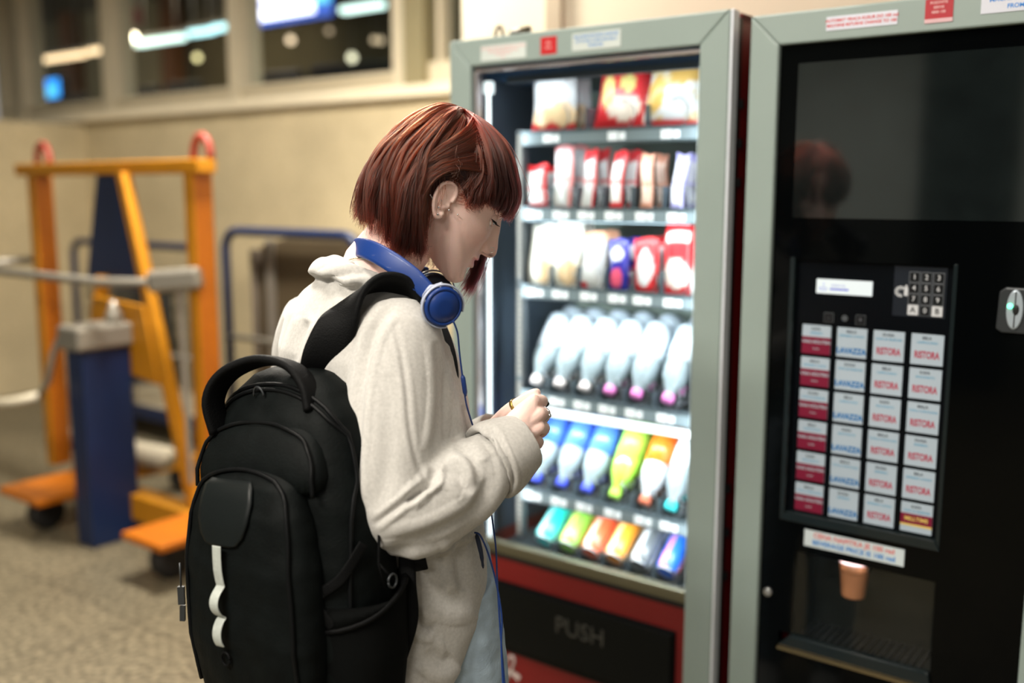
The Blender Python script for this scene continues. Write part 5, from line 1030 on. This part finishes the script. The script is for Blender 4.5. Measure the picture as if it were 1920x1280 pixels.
# beads round the neck
BEAD = pbr('turquoise_bead', (.10, .42, .50), .25, var=.5, scale=200); NK = MB()
for p in catmull([at(661, 466, 1.53), at(664, 473, 1.485), at(674, 480, 1.462), at(690, 486, 1.450), at(712, 492, 1.442)], 20): NK.sphere(p, .0019, seg=8, rings=6)
local(NK).build('bead_necklace', BEAD, PERSON)
q = MB()
for p in catmull([at(633, 508, 1.50), at(640, 500, 1.482), at(649, 491, 1.470), at(660, 485, 1.463), at(676, 484, 1.456)], 26): q.sphere(p, .0011, seg=6, rings=5)
local(q).build('chain_necklace', pbr('gold_chain', (.7, .6, .4), .25, metal=1), PERSON)
# ================================================================= HEADPHONES round the neck
HPB = pbr('headphone_blue', (.003, .034, .20), .45, var=.03, coat=.1); HPD = pbr('headphone_dark', (.004, .007, .02), .5); HPG = pbr('headphone_grey', (.42, .46, .58), .35, coat=.2); CAB = pbr('cable_blue', (.01, .04, .19), .4)
_h = at(740, 500, 1.47); HPN = empty('headphones', tuple(_h)); tag(HPN, 'blue on-ear headphones resting round the neck, above the beige collar', 'headphones')
def loc(mb, o): 
    c = np.array(o.location); mb.v = [tuple(np.array(p) - c) for p in mb.v]; return mb
def ribbon(mb, P, Wd, w, t, m=0, n=None, rnd=8):
    """strap with rounded section; P path, Wd width direction per control point, w width (array ok), t thickness"""
    n = n or len(P) * 5; C_ = catmull(P, n); Wn = catmull(Wd, n); ws = np.interp(np.linspace(0, 1, n), np.linspace(0, 1, len(w) if hasattr(w, '__len__') else 1), w) if hasattr(w, '__len__') else np.full(n, w)
    rings = []
    for i in range(n):
        tg = nrm(C_[min(i + 1, n - 1)] - C_[max(i - 1, 0)]); wd = Wn[i] - tg * (Wn[i] @ tg); wd = nrm(wd); nn = np.cross(tg, wd); ring = []
        for k in range(16):
            a = 2 * math.pi * k / 16; cx = math.copysign(abs(math.cos(a)) ** .45, math.cos(a)); sx = math.copysign(abs(math.sin(a)) ** .7, math.sin(a)); ring.append(C_[i] + wd * ws[i] / 2 * cx + nn * t / 2 * sx)
        rings.append(ring)
    mb.loft(rings, m)
bp = [at(803, 548, 1.385), at(775, 520, 1.388), at(740, 495, 1.397), at(705, 474, 1.418), at(678, 464, 1.455), at(667, 466, 1.51), at(678, 474, 1.57), at(712, 486, 1.612), at(760, 500, 1.622), at(800, 515, 1.60)]
up_ = nrm(ZZ * .8 + RV * .5); wdr = [nrm(ZZ + RV * .85), nrm(ZZ + RV * .85), nrm(ZZ + RV * .8), nrm(ZZ + RV * .6), nrm(ZZ + RV * .35), ZZ, ZZ, ZZ, ZZ, ZZ]
q = MB(); ribbon(q, bp, wdr, [.024, .027, .029, .029, .029, .030, .030, .030, .028, .024], .0075, n=60); loc(q, HPN).build('headband', HPB, HPN)
q = MB(); ribbon(q, [p + nrm(np.array([p[0] + .2, p[1] - 1.51, 0])) * -.006 for p in bp], wdr, .022, .006, n=60); loc(q, HPN).build('headband_pad', HPD, HPN)
q = MB(); c_ = at(684, 463, 1.440); ax_ = nrm(at(705, 474, 1.416) - at(672, 463, 1.47)); 
def cup(c, ax, R0, name_side):
    M_ = Matrix.Translation(Vector(c)) @ Vector(ax).to_track_quat('Z', 'Y').to_matrix().to_4x4()
    q = MB(); q.lathe([(R0 * .72, -.018), (R0 * .92, -.016), (R0, -.011), (R0 * 1.0, -.006), (R0 * .9, -.004)], M_, 40); pad = loc(q, HPN).build('ear_pad', HPD, HPN)
    q = MB(); q.lathe([(R0 * .86, -.006), (R0 * 1.0, -.004), (R0 * 1.0, .006), (R0 * .93, .009), (R0 * .84, .0092), (R0 * .82, .0075), (R0 * .80, .0075), (R0 * .78, .0092), (R0 * .3, .0100), (.001, .0101)], M_, 48); sh = loc(q, HPN).build('ear_cup', HPB, HPN)
    return M_
cA_ = at(829, 573, 1.375); axA = nrm(np.array([.42, -.90, -.12]))
MA = cup(cA_, axA, .0278, 'near'); cB_ = at(812, 548, 1.56); MB_ = cup(cB_, nrm(np.array([-.2, .9, .1])), .031, 'far')
def yoke(M_, R0, bend, nm):
    q = MB(); P = []; 
    for a in np.linspace(bend[0], bend[1], 26): P.append(M_ @ Vector((math.cos(a) * (R0 + .0035), math.sin(a) * (R0 + .0035), .002)))
    ribbon(q, [np.array(p) for p in P], [np.array((M_.to_3x3() @ Vector((0, 0, 1)))[:]) for p in P], .0065, .0026, n=60); return q
# yoke arc from the band end down both sides of the near cup
ia = MA.inverted(); e0 = ia @ Vector(at(800, 545, 1.385)); a0 = math.atan2(e0.y, e0.x)
q = yoke(MA, .0268, (a0 - 2.6, a0 + 2.6), 'n')
b0 = at(800, 545, 1.384)
for s_ in (-.62, .62):
    p = MA @ Vector((math.cos(a0 + s_) * .0300, math.sin(a0 + s_) * .0300, .003)); ribbon(q, [b0, (b0 + np.array(p)) / 2, np.array(p)], [nrm(ZZ + RV * .7)] * 3, [.020, .010, .009], .005)
loc(q, HPN).build('yoke', HPG, HPN)
q = MB(); ib = MB_.inverted(); e1 = ib @ Vector(at(800, 515, 1.60)); a1 = math.atan2(e1.y, e1.x)
loc(yoke(MB_, .031, (a1 - 1.6, a1 + 1.6), 'f'), HPN).build('yoke', HPG, HPN)
q = MB(); P1 = catmull([at(850, 602, 1.375), at(858, 625, 1.385), at(862, 665, 1.40), at(868, 712, 1.41), at(874, 755, 1.42), at(884, 790, 1.44), at(900, 840, 1.47), at(915, 920, 1.47), at(924, 980, 1.455), at(930, 1030, 1.44), at(932, 1080, 1.43), at(936, 1150, 1.42), at(941, 1220, 1.42), at(948, 1300, 1.42)], 90)
q.tube(P1, .0013, 8); P2 = catmull([at(890, 998, 1.41), at(900, 1003, 1.405), at(912, 1028, 1.405), at(924, 1066, 1.41), at(934, 1110, 1.412), at(941, 1160, 1.412), at(940, 1210, 1.412), at(944, 1300, 1.412)], 60); q.tube(P2, .0014, 8)
loc(q, HPN).build('cable', CAB, HPN); q = MB(); q.tube([at(867, 703, 1.409), at(868, 708, 1.409), at(872, 735, 1.414), at(873, 742, 1.416)], [.0018, .0034, .0034, .0018], 12); loc(q, HPN).build('cable_remote', CAB, HPN)
# ================================================================= BACKPACK
BPM = pbr('backpack_nylon', (.0028, .0040, .0040), .6, var=.25, scale=40, bump=.25, bscale=260, spec=.10); BP2 = pbr('backpack_panel', (.004, .0062, .0064), .45, var=.1, bump=.1, bscale=200, spec=.3); BPW = pbr('webbing_black', (.0025, .0027, .003), .6, spec=.12, bump=.4, bscale=500); BZ = pbr('zip_black', (.004, .0045, .005), .4, spec=.15); REFL = pbr('reflective_tape', (.42, .45, .42), .5, var=.08, scale=200, bump=.3, bscale=600); PULL = pbr('pull_grey', (.05, .055, .06), .35, metal=.5)
PB = R(55); bo = np.array([-math.cos(PB), -math.sin(PB), 0]); br = np.array([math.sin(PB), -math.cos(PB), 0])       # outward, rightward
lean = nrm(ZZ + bo * -.04 + br * -.10); bo2 = nrm(bo - lean * (bo @ lean)); br2 = nrm(np.cross(bo2, lean)); br2 = br2 if br2 @ br > 0 else -br2
BO = at(556, 1000, 1.405)
BK = empty('backpack', tuple(BO)); tag(BK, 'black nylon backpack with a pale looped tape, worn on the back', 'backpack')
def Q(x, y, z): return x * br2 + y * bo2 + z * lean          # local to the empty
def sup(w, d, z, yc, n=44, p=2.8, xs=0):
    out = []
    for k in range(n):
        t = 2 * math.pi * k / n; cs, sn = math.cos(t), math.sin(t)
        out.append(Q(xs + w * math.copysign(abs(cs) ** (2 / p), cs), yc + d * math.copysign(abs(sn) ** (2 / p), sn), z))
    return out
L0_ = [(-.250, .100, .054, .0), (-.240, .132, .068, .0), (-.215, .148, .076, .0), (-.15, .158, .080, .0), (-.05, .158, .080, .0), (.05, .152, .077, -.001), (.12, .138, .070, -.004), (.17, .120, .060, -.008), (.205, .096, .047, -.014), (.225, .068, .034, -.018), (.233, .038, .020, -.020)]
L1_ = [(-.225, .085, .030, .075), (-.20, .108, .040, .078), (-.12, .120, .046, .080), (-.02, .119, .046, .078), (.05, .108, .042, .073), (.088, .092, .034, .068), (.108, .068, .022, .062), (.116, .040, .012, .058)]
L2_ = [(.065, .124, .026, .058), (.10, .124, .034, .052), (.135, .112, .032, .044), (.160, .090, .025, .034), (.172, .060, .014, .028)]
q = MB()   # main compartment : back face flat, rounded outer
lv = L0_
q.loft([sup(w, d, z, yc) for z, w, d, yc in lv], 0)
MAIN = remesh(q, 'main_compartment', .004, .5, BPM, BK, 4)
co = getco(MAIN); no = getno(MAIN); co += no * (.0030 * noise3(co, 30, 8) + .0012 * noise3(co, 85, 9))[:, None]; setco(MAIN, co)
q = MB(); lv = L1_
q.loft([sup(w, d, z, yc, p=2.6) for z, w, d, yc in lv], 0); FP = remesh(q, 'front_pocket', .004, .5, BPM, BK, 4)
co = getco(FP); no = getno(FP); co += no * (.0022 * noise3(co, 36, 18) + .0008 * noise3(co, 95, 19))[:, None]; setco(FP, co)
q = MB(); lv = L2_
q.loft([sup(w, d, z, yc, p=2.6) for z, w, d, yc in lv], 0); q.build('upper_pocket', BPM, BK, subsurf=1)
def surf_pt(x, z, lay=0):
    """outer face of the pack at width x, height z"""
    L1 = (L0_, L1_, L2_)[lay]
    zz = [l[0] for l in L1]; w = np.interp(z, zz, [l[1] for l in L1]); d = np.interp(z, zz, [l[2] for l in L1]); yc = np.interp(z, zz, [l[3] for l in L1]); p = 2.6 if lay else 2.8
    return yc + d * max(1 - min(abs(x / w), .999) ** p, .02) ** (1 / p)
def pipe(mb, pts, lay, r=.0035, off=.002, n=40): mb.tube([Q(x, surf_pt(x, z, lay) + off, z) for x, z in catmull([(a, b, 0) for a, b in pts], n)[:, :2]], r, 6)
q = MB(); pipe(q, [(-.100, -.19), (-.104, -.1), (-.102, -.02), (-.094, .055), (-.070, .094), (0, .108), (.070, .094), (.094, .055), (.102, -.02), (.104, -.1), (.100, -.19)], 1, .0032, .002); q.build('front_zip', BZ, BK)
q = MB(); pipe(q, [(-.116, .075), (-.112, .115), (-.092, .146), (-.05, .162), (0, .166), (.05, .162), (.092, .146), (.112, .115), (.116, .075)], 2, .003, .002); q.build('upper_zip', BZ, BK)
q = MB()
for k in range(2): pipe(q, [(-.145, -.05 + k * .006), (-.146, .05), (-.135, .13), (-.10, .185 - k * .007), (-.04, .212 - k * .007), (.04, .212 - k * .007), (.10, .185 - k * .007), (.135, .13), (.146, .05), (.145, -.12)], 0, .003, .002)
q.build('main_zip', BZ, BK)
# grab handle arching over the top
q = MB(); hp_ = [Q(-.086, .050, .150), Q(-.088, .056, .195), Q(-.066, .046, .230), Q(-.015, .030, .248), Q(.036, .020, .240), Q(.068, .020, .212), Q(.080, .024, .180)]
ribbon(q, hp_, [bo2 * .8 + lean * .2] * 7, .036, .013); q.build('grab_handle', BPW, BK)
q = MB(); q.tube([Q(-.01 + .010 * math.cos(a), .040 + .002 * math.sin(a), .200 + .013 * math.sin(a)) for a in np.linspace(0, math.pi, 12)], .0016, 6); q.build('hanging_loop', PULL, BK)
# smooth shield and looped reflective tape on the front pocket
q = MB(); rings = []
for z, w in [(.012, .020), (.015, .032), (.026, .044), (.046, .052), (.070, .054), (.088, .050), (.096, .042)]:
    rings.append([Q(x - .012, surf_pt(x - .012, z, 1) + .0035, z) for x in np.linspace(-w, w, 15)])
q.loft(rings, closed=False, cap=False); sh = q.build('front_shield', BP2, BK); m_ = sh.modifiers.new('s', 'SOLIDIFY'); m_.thickness = .003
tp = []
zs = np.linspace(.014, -.118, 33)
for i, z in enumerate(zs):
    t = i / 32; bulge = .010 * (1 - (t / .42) ** 1.5) if t < .42 else (.020 * math.sin(math.pi * (t - .42) / .30) ** .7 if t < .72 else .017 * math.sin(math.pi * (t - .72) / .28 * .85) ** .7)
    tp.append(Q(-.010, surf_pt(-.012, z, 1) + .003 + .65 * bulge, z))
q = MB(); ribbon(q, tp, [br2] * 33, .017, .0018, n=99); q.build('reflective_loop', REFL, BK)
q = MB(); q.tube([Q(-.010 + .008 * math.cos(a), surf_pt(-.012, -.138, 1) + .004, -.138 + .009 * math.sin(a)) for a in np.linspace(0, 2 * math.pi, 20)], .0018, 6); q.build('tape_ring', BPW, BK)
# side mesh pocket and side strap
def side_pt(t, z, off=.002):
    """right side of the pack; t 0 at outer edge to 1 at the back"""
    L1 = [l[:3] for l in L0_]
    w = np.interp(z, [l[0] for l in L1], [l[1] for l in L1]); d = np.interp(z, [l[0] for l in L1], [l[2] for l in L1]); y = d * (1 - 2 * t) * .93
    x = w * (1 - abs(y / d) ** 2.8) ** (1 / 2.8); return Q(x + off, y, z)
MESHM = pbr('pocket_mesh', (.003, .0035, .0035), .8, spec=.08, bump=1.0, bscale=900)
q = MB(); rings = []
for z in np.linspace(-.235, -.055, 12):
    rings.append([side_pt(t, min(z, -.055 - .05 * (1 - t) + .02 * t) if z > -.06 else z, .006 + .014 * math.sin(math.pi * t) * (.3 + .7 * (z + .235) / .18)) for t in np.linspace(.02, .98, 16)])
q.loft(rings, closed=False, cap=False); sp = q.build('side_pocket', MESHM, BK); m_ = sp.modifiers.new('s', 'SOLIDIFY'); m_.thickness = .002
q = MB(); q.tube([np.array(p) for p in rings[-1]], .004, 8); q.build('pocket_binding', BPW, sp)
q = MB(); ribbon(q, [side_pt(.08, -.10, .008), side_pt(.02, -.06, .010), side_pt(.12, -.03, .010), side_pt(.3, .01, .008)], [lean] * 4, .014, .003); q.build('compression_strap', BPW, BK)
q = MB(); q.tube([side_pt(.55, .10, .006), side_pt(.50, .03, .008), side_pt(.42, -.02, .01), side_pt(.45, -.055, .014)], .0022, 6); q.tube([side_pt(.42, -.02, .01), side_pt(.55, -.05, .018)], .002, 6); q.build('side_cord', BPW, BK)
q = MB(); q.tube([side_pt(.5, -.045, .02) + Q(0, .008 * math.cos(a), .009 * math.sin(a)) for a in np.linspace(0, 2 * math.pi, 16)], .0016, 6); q.build('cord_ring', PULL, BK)
# zip pull hanging at the far edge
q = MB(); p0 = np.array(at(337, 1055, 1.375)) - BO; q.tube([p0, p0 - ZZ * .02, p0 - ZZ * .038], .0014, 6); q.bar(p0 - ZZ * .034, p0 - ZZ * .060, .009, .005, up=(0, 1, 0)); q.bar(p0 - ZZ * .062 + RV * .001, p0 - ZZ * .084, .007, .005, up=(0, 1, 0)); q.build('zip_pull', PULL, BK)
# shoulder straps
q = MB(); P = [at(592, 722, 1.41), at(606, 670, 1.385), at(634, 610, 1.380), at(672, 554, 1.390), at(716, 529, 1.400), at(765, 540, 1.410), at(808, 590, 1.42), at(832, 650, 1.425), at(838, 715, 1.42), at(826, 775, 1.425), at(812, 830, 1.44)]
P = [p - BO for p in P]; Wd = [nrm(RV * 1 + ZZ * .2), nrm(RV + ZZ * .3), nrm(RV * .9 + ZZ * .35 - FV * .1), nrm(RV * .55 + ZZ * .25 - FV * .75), nrm(RV * .15 + ZZ * .3 - FV * .9), nrm(ZZ * .45 - FV * .9 - RV * .1), nrm(-RV * .25 + ZZ * .2 - FV * .95), nrm(-RV * .4 - FV * .9), nrm(-RV * .6 - FV * .75), nrm(-RV * .8 - FV * .6), nrm(-RV - FV * .3)]
ribbon(q, P, Wd, [.050, .058, .060, .060, .060, .058, .056, .052, .046, .036, .026], .013, n=70); q.build('shoulder_strap', BPW, BK)
q = MB(); P = [at(560, 720, 1.52), at(548, 660, 1.58), at(580, 590, 1.64), at(650, 550, 1.66), at(730, 580, 1.66), at(780, 680, 1.64), at(770, 820, 1.62)]
ribbon(q, [p - BO for p in P], [RT] * 7, .055, .012, n=50); q.build('shoulder_strap', BPW, BK)
q = MB(); P = [at(791, 1068, 1.352), at(785, 1044, 1.352), at(775, 1020, 1.38)]; ribbon(q, [p - BO for p in P], [RV] * 3, .018, .006); q.build('strap_end', BPW, BK)
q = MB(); P = [at(764, 1025, 1.375), at(764, 1090, 1.36), at(768, 1160, 1.36), at(748, 1230, 1.36)]; ribbon(q, [p - BO for p in P], [RV] * 4, .024, .006); q.build('lower_strap', BPW, BK)
# small dark phone held between the hands
_p = at(985, 778, 1.500); e = empty('phone', tuple(_p)); q = MB(); q.box(-.034, .034, -.004, .004, -.06, .06); o = q.build('phone_body', pbr('phone_black', (.01, .01, .012), .2), e, bevel=.003); q = MB(); q.box(-.031, .031, .0041, .0046, -.056, .056); q.build('phone_screen', pbr('phone_glass', (.02, .02, .025), .05), e)
e.rotation_euler = (R(-55), R(0), R(-60)); e.scale = (.6, 1, .6); tag(e, 'small dark phone held between both hands of the person in the beige sweater', 'phone')
